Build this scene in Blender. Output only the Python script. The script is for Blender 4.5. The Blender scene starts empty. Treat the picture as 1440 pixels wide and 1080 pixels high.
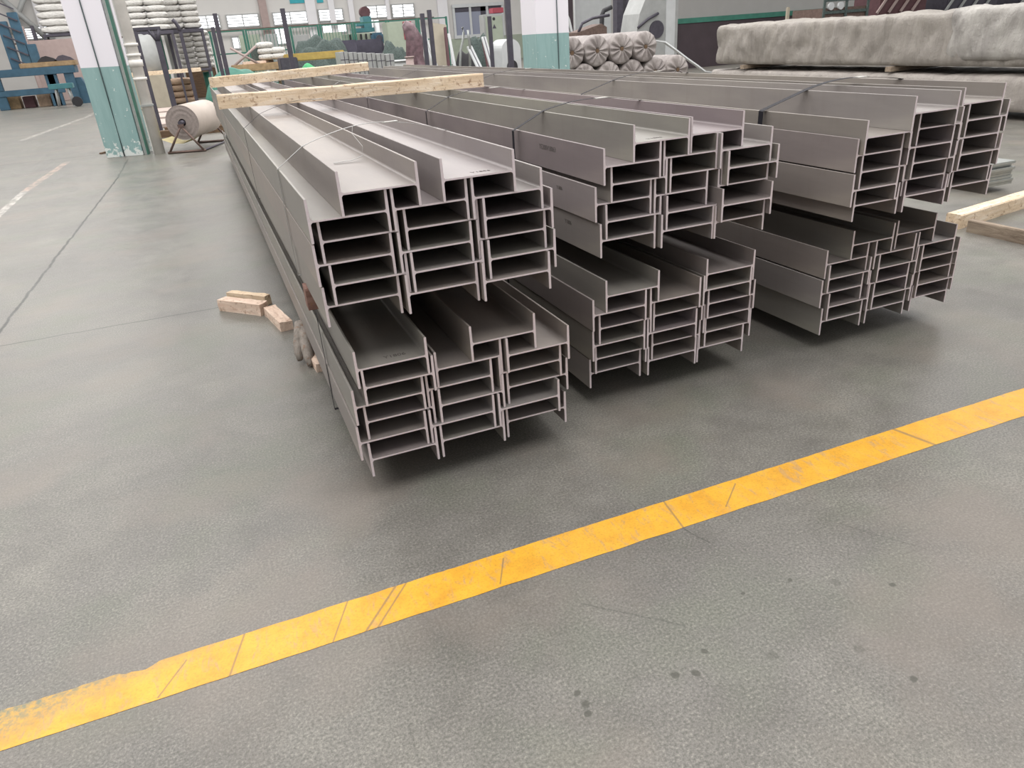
import bpy, bmesh, math, random
from mathutils import Vector, Matrix, noise
random.seed(7)
S = bpy.context.scene
COL = S.collection
PI = math.pi

# ---------------------------------------------------------------- camera
CAM_H = 1.7072
AX = [Vector((0.922525, -0.380195, -0.066325)), Vector((0.221381, 0.380537, 0.897876)), Vector((0.316129, 0.842997, -0.435223))]
FPX = 1015.48
cd = bpy.data.cameras.new('camera')
cam = bpy.data.objects.new('camera', cd)
COL.objects.link(cam)
m = Matrix.Identity(4)
for i in range(3):
    m[i][0] = AX[0][i]; m[i][1] = AX[1][i]; m[i][2] = -AX[2][i]
m[2][3] = CAM_H
cam.matrix_world = m
cd.sensor_width = 36.0
cd.lens = 36.0 * FPX / 1440.0
cd.clip_end = 300
S.camera = cam

# ---------------------------------------------------------------- light and exposure
w = bpy.data.worlds.new('daylight'); S.world = w; w.use_nodes = True
bgn = w.node_tree.nodes['Background']
bgn.inputs[0].default_value = (1.0, 0.985, 0.975, 1)
bgn.inputs[1].default_value = 0.6
def area(name, loc, size, energy, rot=(0, 0, 0), color=(1, 1, 1)):
    l = bpy.data.lights.new(name, 'AREA'); l.shape = 'RECTANGLE'; l.size, l.size_y = size
    l.energy = energy; l.color = (1, .975, .95)
    o = bpy.data.objects.new(name, l); o.location = loc; o.rotation_euler = rot; COL.objects.link(o)
    o['kind'] = 'structure'
    return o
# rows of skylights high in the hall roof
for k, (y, e) in enumerate(((1.5, 2700), (14, 3100), (28, 3400), (43, 3600))):
    area('skylight', (4, y, 10.5), (34, 8.5), e)
S.view_settings.view_transform = 'Standard'
S.view_settings.look = 'None'
S.view_settings.exposure = -0.07
S.view_settings.gamma = 1.0
S.view_settings.use_curve_mapping = False

# ---------------------------------------------------------------- helpers
def ray(px, py):
    return AX[2] + AX[0] * ((px - 720) / FPX) + AX[1] * ((540 - py) / FPX)
def PY(px, py, y):
    d = ray(px, py); v = d * (y / d.y); v.z += CAM_H; return v
def PZ(px, py, z=0.0):
    d = ray(px, py); v = d * ((z - CAM_H) / d.z); v.z += CAM_H; return v
def proj(p):
    q = Vector(p) - Vector((0, 0, CAM_H)); d = q.dot(AX[2])
    return 720 + FPX * q.dot(AX[0]) / d, 540 - FPX * q.dot(AX[1]) / d
def zat(x, y, py):
    z = CAM_H
    for _ in range(6):
        a = proj((x, y, z))[1]; b = proj((x, y, z + .1))[1]; z += .1 * (py - a) / (b - a)
    return z
def sc(px):     # px scale at depth of point
    return px

def link(name, me, mats, parent=None):
    o = bpy.data.objects.new(name, me)
    if not isinstance(mats, (list, tuple)): mats = [mats]
    if not me.materials:
        for mm in mats: me.materials.append(mm)
    COL.objects.link(o)
    if parent: o.parent = parent
    return o
def tag(o, label=None, cat=None, group=None, kind=None):
    if label: o['label'] = label
    if cat: o['category'] = cat
    if group: o['group'] = group
    if kind: o['kind'] = kind
    return o
def empty(name, loc, rz=0, label=None, cat=None, group=None, kind=None):
    o = bpy.data.objects.new(name, None); o.location = loc; o.rotation_euler = (0, 0, rz)
    o.empty_display_size = .1
    COL.objects.link(o); return tag(o, label, cat, group, kind)
class MB:
    def __init__(s): s.bm = bmesh.new()
    def _fin(s, vs, loc, rot):
        if rot is not None:
            if not isinstance(rot, Matrix): rot = (Matrix.Rotation(rot[2], 3, 'Z') @ Matrix.Rotation(rot[1], 3, 'Y') @ Matrix.Rotation(rot[0], 3, 'X'))
            for v in vs: v.co = rot @ v.co
        for v in vs: v.co += Vector(loc)
    def box(s, c, d, rot=None, bev=0, mi=0, jit=0):
        r = bmesh.ops.create_cube(s.bm, size=1); vs = r['verts']
        for v in vs: v.co = Vector((v.co.x * d[0], v.co.y * d[1], v.co.z * d[2]))
        if jit:
            for v in vs: v.co += Vector([random.uniform(-jit, jit) for _ in range(3)])
        if bev:
            es = list({e for v in vs for e in v.link_edges})
            rb = bmesh.ops.bevel(s.bm, geom=es, offset=bev, segments=2, affect='EDGES')
            vs = list({v for f in rb['faces'] for v in f.verts} | {v for v in vs if v.is_valid})
        fs = {f for v in vs for f in v.link_faces}
        for f in fs: f.material_index = mi
        s._fin(vs, c, rot); return s
    def cyl(s, a, b, r, r2=None, n=16, mi=0, caps=True):
        a = Vector(a); b = Vector(b); d = b - a
        q = d.to_track_quat('Z', 'Y').to_matrix()
        r2 = r if r2 is None else r2
        A = []; B = []
        for i in range(n):
            t = 2 * PI * i / n; e = Vector((math.cos(t), math.sin(t), 0))
            A.append(s.bm.verts.new(a + q @ (e * r))); B.append(s.bm.verts.new(b + q @ (e * r2)))
        for i in range(n):
            f = s.bm.faces.new((A[i], A[(i + 1) % n], B[(i + 1) % n], B[i])); f.smooth = True; f.material_index = mi
        if caps:
            f = s.bm.faces.new(A[::-1]); f.material_index = mi
            f = s.bm.faces.new(B); f.material_index = mi
        return s
    def tube(s, pts, r, n=8, mi=0):
        pts = [Vector(p) for p in pts]; rings = []
        for k, p in enumerate(pts):
            d = (pts[min(k + 1, len(pts) - 1)] - pts[max(k - 1, 0)]).normalized()
            q = d.to_track_quat('Z', 'Y').to_matrix(); rr = r[k] if isinstance(r, (list, tuple)) else r
            rings.append([s.bm.verts.new(p + q @ Vector((math.cos(2 * PI * i / n) * rr, math.sin(2 * PI * i / n) * rr, 0))) for i in range(n)])
        for A, B in zip(rings, rings[1:]):
            for i in range(n):
                f = s.bm.faces.new((A[i], A[(i + 1) % n], B[(i + 1) % n], B[i])); f.smooth = True; f.material_index = mi
        s.bm.faces.new(rings[0][::-1]); s.bm.faces.new(rings[-1]); return s
    def prism(s, poly, axis, h0, h1, mi=0):
        # poly: 2D outline in the two axes other than `axis`
        def mk(p, h):
            return {0: Vector((h, p[0], p[1])), 1: Vector((p[0], h, p[1])), 2: Vector((p[0], p[1], h))}[axis]
        A = [s.bm.verts.new(mk(p, h0)) for p in poly]; B = [s.bm.verts.new(mk(p, h1)) for p in poly]
        n = len(poly)
        for i in range(n):
            f = s.bm.faces.new((A[i], A[(i + 1) % n], B[(i + 1) % n], B[i])); f.material_index = mi
        f = s.bm.faces.new(A[::-1]); f.material_index = mi
        f = s.bm.faces.new(B); f.material_index = mi
        return s
    def ribbon(s, pts, wdir, wd, th=.0015, mi=0):
        pts = [Vector(p) for p in pts]; wdir = Vector(wdir).normalized() * wd / 2; rings = []
        for k, p in enumerate(pts):
            d = (pts[min(k + 1, len(pts) - 1)] - pts[max(k - 1, 0)]).normalized()
            nn = d.cross(wdir).normalized() * th / 2
            rings.append([s.bm.verts.new(p + wdir + nn), s.bm.verts.new(p - wdir + nn), s.bm.verts.new(p - wdir - nn), s.bm.verts.new(p + wdir - nn)])
        for A, B in zip(rings, rings[1:]):
            for i in range(4):
                f = s.bm.faces.new((A[i], A[(i + 1) % 4], B[(i + 1) % 4], B[i])); f.material_index = mi
        s.bm.faces.new(rings[0][::-1]); s.bm.faces.new(rings[-1]); return s
    def mesh(s, name):
        bmesh.ops.recalc_face_normals(s.bm, faces=s.bm.faces)
        me = bpy.data.meshes.new(name); s.bm.to_mesh(me); s.bm.free(); return me
    def build(s, name, mats, parent=None):
        return link(name, s.mesh(name), mats, parent)

# ---------------------------------------------------------------- materials
def rgb(h):
    h = h.lstrip('#'); c = [int(h[i:i + 2], 16) / 255 for i in (0, 2, 4)]
    return tuple([x / 12.92 if x <= .04045 else ((x + .055) / 1.055) ** 2.4 for x in c]) + (1,)
class NT:
    def __init__(s, name):
        s.m = bpy.data.materials.new(name); s.m.use_nodes = True; s.t = s.m.node_tree; s.n = s.t.nodes; s.l = s.t.links
        s.b = s.n['Principled BSDF']
    def node(s, ty, **k):
        o = s.n.new(ty)
        for a, v in k.items():
            if a.startswith('i_'):
                key = a[2:]; key = int(key) if key.isdigit() else key.replace('_', ' ')
                s.put(o.inputs[key], v)
            else: setattr(o, a, v)
        return o
    def put(s, sock, v):
        if isinstance(v, bpy.types.NodeSocket): s.l.new(v, sock)
        else: sock.default_value = v
    def math(s, op, a, b=0.0, c=0.0, clamp=False):
        o = s.node('ShaderNodeMath', operation=op, use_clamp=clamp)
        s.put(o.inputs[0], a); s.put(o.inputs[1], b); s.put(o.inputs[2], c); return o.outputs[0]
    def mix(s, f, a, b, mode='MIX'):
        o = s.node('ShaderNodeMix', data_type='RGBA', blend_type=mode)
        s.put(o.inputs[0], f); s.put(o.inputs[6], a); s.put(o.inputs[7], b); return o.outputs[2]
    def coord(s, which='Object', scale=(1, 1, 1), loc=(0, 0, 0)):
        tc = s.node('ShaderNodeTexCoord'); mp = s.node('ShaderNodeMapping'); s.l.new(tc.outputs[which], mp.inputs[0])
        mp.inputs['Scale'].default_value = scale; mp.inputs['Location'].default_value = loc; return mp.outputs[0]
    def noise(s, vec, scale, detail=4, rough=.55, dist=0):
        o = s.node('ShaderNodeTexNoise'); s.l.new(vec, o.inputs['Vector']); o.inputs['Scale'].default_value = scale
        o.inputs['Detail'].default_value = detail; o.inputs['Roughness'].default_value = rough; o.inputs['Distortion'].default_value = dist
        return o.outputs['Fac']
    def ramp(s, f, stops):
        o = s.node('ShaderNodeValToRGB'); s.put(o.inputs[0], f); e = o.color_ramp.elements
        while len(e) < len(stops): e.new(.5)
        for x, (p, c) in zip(e, stops):
            x.position = p; x.color = c if len(c) == 4 else tuple(c) + (1,)
        return o.outputs[0]
    def bump(s, h, st=.3, dist=.01):
        o = s.node('ShaderNodeBump'); s.put(o.inputs['Height'], h); o.inputs['Strength'].default_value = st; o.inputs['Distance'].default_value = dist
        s.l.new(o.outputs[0], s.b.inputs['Normal'])
    def fin(s, col=None, rough=None, metal=None, spec=None):
        for k, v in (('Base Color', col), ('Roughness', rough), ('Metallic', metal), ('Specular IOR Level', spec)):
            if v is not None: s.put(s.b.inputs[k], v)
        return s.m
def g3(v): return (v, v, v, 1)
def plain(name, hexc, rough=.6, metal=0., var=.12, scale=6, bump=0):
    t = NT(name); c = t.coord(); n = t.noise(c, scale, 5)
    a = rgb(hexc); lo = tuple(x * (1 - var) for x in a[:3]) + (1,); hi = tuple(min(1, x * (1 + var)) for x in a[:3]) + (1,)
    if bump: t.bump(n, bump, .02)
    return t.fin(t.ramp(n, [(.3, lo), (.7, hi)]), rough, metal)

def steel_mat():
    t = NT('mill_steel')
    c = t.coord('Object', (1, .22, 1)); info = t.node('ShaderNodeObjectInfo')
    big = t.noise(c, 2.2, 5, .6); fine = t.noise(t.coord('Object', (30, 2.5, 30)), 3, 4, .7)
    base = t.ramp(big, [(.3, rgb('#8a8483')), (.5, rgb('#9e9893')), (.72, rgb('#b2aca2'))])
    tint = t.ramp(info.outputs['Random'], [(0, rgb('#ece0ee')), (.25, rgb('#f4efee')), (.45, rgb('#e4eae4')), (.65, rgb('#f4ebe6')), (.85, rgb('#eceef0')), (1, rgb('#e9e0ec'))])
    base = t.mix(.8, base, tint, 'MULTIPLY')
    base = t.mix(t.math('MULTIPLY', fine, .25), base, rgb('#7c7674'))
    run = t.noise(t.coord('Object', (3, 4, .6)), 1.7, 6, .75)
    base = t.mix(t.ramp(run, [(.52, g3(0)), (.75, g3(.3))]), base, rgb('#766d66'))
    val = t.math('MULTIPLY_ADD', info.outputs['Random'], .16, .9)
    hs = t.node('ShaderNodeHueSaturation'); t.put(hs.inputs['Color'], base); t.put(hs.inputs['Value'], val)
    t.bump(fine, .12, .004)
    return t.fin(hs.outputs[0], t.math('MULTIPLY_ADD', big, .25, .33), .2, .5)
M = {}
M['steel'] = steel_mat()
M['stencil'] = plain('faded_stencil_ink', '#57524f', .6)
M['cut'] = plain('sawn_steel', '#e2d6da', .45, .1, .08, 40)
def wood_mat(name, a, b, c_, axis=0, spots=True):
    t = NT(name)
    scl = [14, 14, 14]; scl[axis] = 1.6
    v = t.coord('Object', tuple(scl)); n = t.noise(v, 1.6, 6, .65, 1.2); f = t.noise(t.coord('Object', (1, 1, 1)), 60, 3, .6)
    col = t.ramp(n, [(.3, rgb(a)), (.5, rgb(b)), (.7, rgb(c_))])
    if spots:
        v2 = t.noise(t.coord('Object', (1, 1, 1)), 26, 3, .7)
        col = t.mix(t.ramp(v2, [(.56, g3(0)), (.68, g3(.75))]), col, rgb('#8d6a50'))
    t.bump(t.math('ADD', n, t.math('MULTIPLY', f, .4)), .5, .01)
    return t.fin(col, .82)
M['pine'] = wood_mat('rough_pine', '#cdb596', '#e2ccb0', '#efe0cc', 0)
M['pine_pink'] = wood_mat('split_pine', '#cdaf9c', '#e2c9b6', '#efdccb', 0)
M['red_wood'] = wood_mat('reddish_brown_timber', '#6b4d42', '#86655a', '#a08072', 0)
M['old_wood'] = wood_mat('weathered_wood', '#6c5c4e', '#8f8070', '#aa9b88', 0, False)
M['dark_wood'] = wood_mat('dark_timber', '#4a3a2e', '#66503c', '#7c6650', 0, False)
M['bark'] = wood_mat('bark_wood', '#7c746c', '#928a82', '#a69d94', 2, True)

def seg_mask(t, X, Y, a, b, wd, soft=.4):
    ax, ay = a; bx, by = b; dx, dy = bx - ax, by - ay; L = math.hypot(dx, dy); ux, uy = dx / L, dy / L
    u = t.math('ADD', t.math('MULTIPLY', X, ux), t.math('MULTIPLY_ADD', Y, uy, -(ax * ux + ay * uy)))
    v = t.math('ADD', t.math('MULTIPLY', X, -uy), t.math('MULTIPLY_ADD', Y, ux, -(-ax * uy + ay * ux)))
    uc = t.math('MINIMUM', t.math('MAXIMUM', u, 0.0), L)
    du = t.math('SUBTRACT', u, uc); d = t.math('SQRT', t.math('ADD', t.math('MULTIPLY', du, du), t.math('MULTIPLY', v, v)))
    o = t.node('ShaderNodeMapRange'); t.put(o.inputs[0], d); o.inputs[1].default_value = wd * (1 - soft); o.inputs[2].default_value = wd
    o.inputs[3].default_value = 1; o.inputs[4].default_value = 0; return o.outputs[0]
def floor_mat():
    t = NT('polished_concrete')
    c = t.coord('Object'); sx = t.node('ShaderNodeSeparateXYZ')
    warp = t.node('ShaderNodeTexNoise'); t.l.new(c, warp.inputs['Vector']); warp.inputs['Scale'].default_value = 5
    warp.inputs['Detail'].default_value = 6
    wv = t.node('ShaderNodeVectorMath', operation='SCALE'); 
    sb = t.node('ShaderNodeVectorMath', operation='SUBTRACT'); t.l.new(warp.outputs['Color'], sb.inputs[0]); sb.inputs[1].default_value = (.5, .5, .5)
    t.l.new(sb.outputs[0], wv.inputs[0]); wv.inputs['Scale'].default_value = .05
    ad = t.node('ShaderNodeVectorMath', operation='ADD'); t.l.new(c, ad.inputs[0]); t.l.new(wv.outputs[0], ad.inputs[1])
    t.l.new(ad.outputs[0], sx.inputs[0]); X, Y = sx.outputs[0], sx.outputs[1]
    big = t.noise(c, .9, 5, .6, .4); mid = t.noise(c, 4.5, 6, .65); fine = t.noise(c, 110, 4, .8)
    col = t.ramp(big, [(.3, rgb('#75726f')), (.5, rgb('#817e79')), (.7, rgb('#8d8a82'))])
    col = t.mix(t.ramp(mid, [(.35, g3(.5)), (.62, g3(0))]), col, rgb('#625f5b'))
    gr = t.noise(t.coord('Object', (1, 1, 1), (7, 3, 0)), 1.7, 3)
    col = t.mix(t.ramp(gr, [(.5, g3(0)), (.68, g3(.5))]), col, rgb('#74796a'))
    col = t.mix(t.ramp(fine, [(.38, g3(.7)), (.56, g3(0))]), col, rgb('#4c4d46'))
    col = t.mix(t.ramp(fine, [(.56, g3(0)), (.72, g3(.5))]), col, rgb('#b9b6a8'))
    pk = t.noise(t.coord('Object', (1, 1, 1), (2, 13, 0)), 1.3, 4)
    col = t.mix(t.ramp(pk, [(.5, g3(0)), (.66, g3(.5))]), col, rgb('#80776f'))
    sk = t.noise(t.coord('Object', (2.2, 30, 1), (4, 0, 0)), 1.4, 6, .75)
    col = t.mix(t.ramp(sk, [(.6, g3(0)), (.7, g3(.3))]), col, rgb('#56544f'))
    # long scrape marks
    st = t.noise(t.coord('Object', (1.2, 16, 1), (0, 0, 0)), 1.8, 5, .7)
    col = t.mix(t.ramp(st, [(.58, g3(0)), (.72, g3(.22))]), col, rgb('#63645d'))
    # oil drips
    for (x, y), r in zip(((0.628, 1.335), (0.635, 1.287), (0.629, 1.258), (1.044, 1.309), (0.973, 1.248), (0.909, 1.265), (1.481, 1.441), (1.3, 1.455), (1.607, 1.366), (1.753, 1.276), (1.501, 0.978), (1.449, 1.114), (1.211, 1.206)),
                         (.012, .014, .013, .011, .014, .016, .010, .008, .018, .012, .013, .017, .02)):
        k = seg_mask(t, X, Y, (x - .001, y), (x + .001, y), r, .35)
        col = t.mix(t.math('MULTIPLY', k, .75 if r < .0165 else .35), col, rgb('#46463f'))
    # joints and cracks
    J = [((-8, 5.70), (0.1, 5.66), .010, .9), ((-12, 18.0), (-1.9, 18.0), .03, .9), ((-1.72, 5.6), (-1.49, 13.9), .018, 1.0), ((-1.49, 13.9), (-1.5, 16.6), .02, .5),
         ((-4, 11.0), (.2, 10.8), .006, .35), ((-3, 8.5), (.2, 8.4), .005, .3), ((1.85, 1.6), (2.0, 1.35), .004, .3), ((.15, 1.2), (.16, 1.45), .005, .22), ((.19, 1.18), (.2, 1.42), .004, .22),
         ((1.05, 1.42), (.8, 1.66), .005, .35), ((1.32, 1.9), (1.36, 1.72), .004, .5)]
    for a, b, wd, k in J:
        col = t.mix(t.math('MULTIPLY', seg_mask(t, X, Y, a, b, wd, .6), k), col, rgb('#3b3c38'))
    # worn lane paint in the distance
    wear = t.ramp(t.noise(t.coord('Object', (1, .4, 1)), 9, 5, .7), [(.42, g3(.1)), (.6, g3(.8))])
    for a, b, wd, k, hx in [((-2.74, 10.0), (-2.80, 13.6), .06, .75, '#d9d3cc'), ((-2.80, 13.6), (-2.66, 17.2), .07, .55, '#d9b6a2'), ((-4.6, 24), (-3.8, 33), .10, .6, '#cfcac2'), ((-3.9, 33), (-3.4, 46), .1, .4, '#cfcac2')]:
        col = t.mix(t.math('MULTIPLY', t.math('MULTIPLY', seg_mask(t, X, Y, a, b, wd, .25), wear), k), col, rgb(hx))
    wav = t.noise(t.coord('Object', (1, 1.6, 1)), 4.2, 4, .55)
    t.bump(t.math('ADD', t.math('MULTIPLY', wav, 1.4), t.math('MULTIPLY', fine, .03)), .13, .02)
    rg = t.math('ADD', t.math('MULTIPLY', mid, .24), .24)
    return t.fin(col, rg, 0., .36)
M['floor'] = floor_mat()
def paint_mat():
    t = NT('worn_yellow_paint')
    c = t.coord('Object'); n = t.noise(t.coord('Object', (1, 1, 1)), 7, 6, .7); s_ = t.noise(t.coord('Object', (16, 5, 1), (.3, 0, 0)), 1.6, 6, .78, .8)
    f = t.noise(c, 120, 3, .7)
    col = t.ramp(n, [(.3, rgb('#cf942c')), (.5, rgb('#dfa530')), (.7, rgb('#e8b03a'))])
    col = t.mix(t.ramp(s_, [(.53, g3(0)), (.64, g3(.5))]), col, rgb('#a08c78'))
    col = t.mix(t.ramp(f, [(.3, g3(.45)), (.5, g3(0))]), col, rgb('#a07c34'))
    sx = t.node('ShaderNodeSeparateXYZ'); t.l.new(c, sx.inputs[0])
    for a, b, wd in [((.02, 1.85), (.10, 2.02), .004), ((.12, 1.84), (.28, 2.03), .006), ((.16, 1.84), (.31, 2.02), .005), ((-.3, 1.84), (-.24, 2.02), .005), ((1.36, 2.02), (1.33, 1.83), .006), ((1.55, 1.87), (1.68, 1.98), .004), ((2.6, 1.83), (2.56, 2.0), .012), ((.6, 1.86), (.66, 1.98), .004), ((-.5, 1.86), (-.42, 1.98), .004)]:
        col = t.mix(t.math('MULTIPLY', seg_mask(t, sx.outputs[0], sx.outputs[1], a, b, wd, .7), .7), col, rgb('#7d6a50'))
    # rubbed away towards the left end
    mr = t.node('ShaderNodeMapRange'); t.put(mr.inputs[0], t.math('ADD', sx.outputs[0], t.math('MULTIPLY', sx.outputs[1], -4.2))); mr.inputs[1].default_value = -8.65; mr.inputs[2].default_value = -9.25
    ab = t.math('MULTIPLY', mr.outputs[0], t.ramp(t.noise(c, 45, 5, .7), [(.35, g3(.2)), (.6, g3(1))]), 0, True)
    col = t.mix(ab, col, rgb('#7d7d66'))
    return t.fin(col, .45)
M['paint'] = paint_mat()
M['white_paint'] = plain('white_wall_paint', '#dedde0', .55, 0, .03, 2)
M['cream_paint'] = plain('cream_wall_paint', '#cfcdca', .7, 0, .03, 1)
def column_mat():
    t = NT('column_paint'); c = t.coord('Object'); sx = t.node('ShaderNodeSeparateXYZ'); t.l.new(c, sx.inputs[0]); Z = sx.outputs[2]
    k = t.math('GREATER_THAN', t.math('ADD', Z, t.math('MULTIPLY', sx.outputs[0], .02)), 1.66)
    n = t.noise(t.coord('Object', (4, 4, .6)), 3, 4)
    teal = t.ramp(n, [(.35, rgb('#86a5a4')), (.65, rgb('#90aead'))])
    peel = t.noise(c, 9, 5, .7); low = t.node('ShaderNodeMapRange'); t.put(low.inputs[0], Z); low.inputs[1].default_value = .42; low.inputs[2].default_value = 0
    pm = t.math('GREATER_THAN', t.math('ADD', peel, t.math('MULTIPLY', low.outputs[0], .22)), .66)
    teal = t.mix(pm, teal, rgb('#d5dbd8'))
    col = t.mix(k, teal, rgb('#e6e3ea'))
    return t.fin(col, .4)
M['column'] = column_mat()
M['pipe'] = plain('white_pvc', '#dedbd6', .45, 0, .08, 5)
M['cable'] = plain('dark_cable', '#4c5a5c', .5)
M['galv'] = plain('galvanised_steel', '#a9adab', .4, .6, .1, 12)
M['dark_steel'] = plain('dark_painted_steel', '#504d57', .5, .3, .15, 8)
M['rust_steel'] = plain('rusty_steel', '#6e5c55', .65, .3, .25, 14)
M['strap'] = plain('steel_strapping', '#25242a', .6, 0.0, .1, 12)
M['strap'].node_tree.nodes['Principled BSDF'].inputs['Specular IOR Level'].default_value = .15
M['strap_light'] = plain('bright_strapping', '#9b9a98', .3, .7, .1, 12)
M['clip'] = plain('strap_seal', '#d8d6d0', .35, .6)
M['blue'] = plain('blue_machine_paint', '#3d5f74', .5, .1, .18, 3)
M['teal'] = plain('teal_machine_paint', '#4b8289', .45, .1, .15, 3)
M['green'] = plain('green_paint', '#3b7566', .5, 0, .15, 5)
M['bright_green'] = plain('green_tarp', '#3c9c66', .6, 0, .2, 3, .3)
M['grey_green'] = plain('grey_green_paint', '#9fa898', .55, 0, .08, 3)
M['mesh_green'] = plain('grey_green_net', '#4c5855', .8, 0, .4, 20, .5)
M['dark_tarp'] = plain('dark_tarp', '#4d4a58', .7, 0, .2, 4, .4)
M['black'] = plain('black_rubber', '#2c2b2f', .6)
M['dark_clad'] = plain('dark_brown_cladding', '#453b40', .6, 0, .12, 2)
M['orange'] = plain('orange_paint', '#a08766', .6, 0, .25, 6)
M['yellow'] = plain('yellow_machine_paint', '#b39a55', .5, 0, .15, 6)
M['red'] = plain('red_panel', '#9c4350', .6, 0, .12, 6)
M['pink_wrap'] = plain('pink_film_wrap', '#6b555b', .35, 0, .4, 7, .5)
M['maroon'] = plain('maroon_steel', '#5d4044', .6, .2, .15, 7)
M['white_metal'] = plain('white_sheet_metal', '#c6c9ca', .4, 0, .05, 4)
M['grey_metal'] = plain('grey_sheet_metal', '#a5a7a6', .5, .1, .08, 4)
M['pink_panel'] = plain('pinkish_board', '#a5938f', .7, 0, .08, 4)
M['beige_board'] = plain('beige_board', '#a49c8c', .7, 0, .08, 4)
M['turquoise'] = plain('turquoise_sign', '#2aa0ad', .4, 0, .08, 5)
def sack_mat():
    t = NT('woven_white_sack'); c = t.coord('Object'); n = t.noise(c, 9, 5, .65)
    t.bump(n, .8, .04)
    return t.fin(t.ramp(n, [(.3, rgb('#b9b7b2')), (.55, rgb('#dcdad6')), (.75, rgb('#eceae6'))]), .75)
M['sack'] = sack_mat()
M['sack_tan'] = plain('tan_sack', '#b9a08a', .8, 0, .2, 9, .5)
def wrap_mat(name, a, b, c_):
    t = NT(name); c = t.coord('Object', (1, 1.8, .6)); n = t.noise(c, 2.2, 9, .66, .35); f = t.noise(t.coord('Object', (1, 1, 1)), 14, 6, .7, .6)
    t.bump(t.math('ADD', n, t.math('MULTIPLY', f, .35)), .75, .06)
    col = t.ramp(n, [(.3, rgb(a)), (.5, rgb(b)), (.7, rgb(c_))])
    return t.fin(col, .5)
M['wrap'] = wrap_mat('grey_wrapping_paper', '#857f79', '#958f88', '#a29c94')
M['wrap_light'] = wrap_mat('pale_wrapping_film', '#958e89', '#a49d97', '#b1aaa3')
M['film'] = wrap_mat('pale_loose_film', '#8f8b87', '#a5a19c', '#b9b6b0')
M['roll_wrap'] = wrap_mat('gathered_wrapping', '#857d7c', '#9e9693', '#bab3b0')
M['paper'] = plain('paper_roll', '#c4b8ae', .6, 0, .06, 3)
M['paper_side'] = plain('paper_roll_edge', '#8f8580', .8, 0, .15, 30)
M['paper_yellow'] = plain('yellowed_paper', '#d6c890', .6, 0, .1, 5)
M['concrete_pale'] = plain('pale_board', '#b3a49c', .7, 0, .1, 3)
M['window_light'] = NT('bright_window_pane').m
_b = M['window_light'].node_tree.nodes['Principled BSDF']
_b.inputs['Base Color'].default_value = (.9, .93, .97, 1); _b.inputs['Roughness'].default_value = .2
_b.inputs['Emission Color'].default_value = (.93, .96, 1, 1); _b.inputs['Emission Strength'].default_value = 2.2
M['office_glass'] = NT('office_glass').m
_b = M['office_glass'].node_tree.nodes['Principled BSDF']
_b.inputs['Base Color'].default_value = rgb('#8d92a4'); _b.inputs['Roughness'].default_value = .12; _b.inputs['Specular IOR Level'].default_value = .8

# ---------------------------------------------------------------- floor and shell
def slab(name, x0, x1, y0, y1, z0, z1, mat, kind='structure', parent=None):
    o = MB().box(((x0 + x1) / 2, (y0 + y1) / 2, (z0 + z1) / 2), (x1 - x0, y1 - y0, z1 - z0)).build(name, mat, parent)
    if kind: o['kind'] = kind
    return o
WALL_Y = 56.0
floor = slab('floor', -30, 95, -3, WALL_Y, -.3, 0, M['floor'])
# yellow line painted across the floor, edges chipped
bm = bmesh.new(); xs = [(-2.6 + i * .02) for i in range(int(8.6 / .02))]
top = []; bot = []
def _chip(x):
    # paint broken away at the upper edge near its left end
    if -.62 < x < -.50: return -.012 - .02 * noise.noise((x * 60, 3, 0))
    if x < -.5: return -.01 * abs(noise.noise((x * 22, 1, 0)))
    return 0
for x in xs:
    n1 = noise.noise((x * 9, 0, 0)) * .003 + noise.noise((x * 40, 5, 0)) * .0015
    top.append(bm.verts.new((x, 2.015 - .004 * x + n1 + _chip(x), .0012)))
    bot.append(bm.verts.new((x, 1.848 - .009 * x + noise.noise((x * 9, 9, 0)) * .003, .0012)))
for i in range(len(xs) - 1): bm.faces.new((bot[i], bot[i + 1], top[i + 1], top[i]))
me = bpy.data.meshes.new('yellow_line'); bm.to_mesh(me); bm.free()
yl = link('yellow_line', me, M['paint'], floor); yl['label'] = 'worn yellow painted line'

# ---------------------------------------------------------------- H-beams
WB, HB, TF, TW, RF = .300, .156, .0095, .0064, .010
PITCH = .0812
LEN = 12.0
def beam_profile():
    # outline of the H lying with its web level; origin at web centre, left flange centre line at x = 0
    x0, x1 = -TF / 2, WB - TF * 1.5 + .001   # outer faces of both flanges
    xi0, xi1 = x0 + TF, x1 - TF
    h = HB / 2; t = TW / 2; pts = []
    def arc(cx, cz, a0, a1, n=4):
        for k in range(n + 1):
            a = a0 + (a1 - a0) * k / n; pts.append((cx + RF * math.cos(a), cz + RF * math.sin(a)))
    e = .0015
    pts += [(x0, -h + e), (x0 + e, -h), (xi0 - e, -h), (xi0, -h + e)]
    arc(xi0 + RF, -t - RF, PI, PI / 2)
    arc(xi1 - RF, -t - RF, PI / 2, 0)
    pts += [(xi1, -h + e), (xi1 + e, -h), (x1 - e, -h), (x1, -h + e), (x1, h - e), (x1 - e, h), (xi1 + e, h), (xi1, h - e)]
    arc(xi1 - RF, t + RF, 0, -PI / 2)
    arc(xi0 + RF, t + RF, -PI / 2, -PI)
    pts += [(xi0, h - e), (xi0 - e, h), (x0 + e, h), (x0, h - e)]
    return pts
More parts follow.
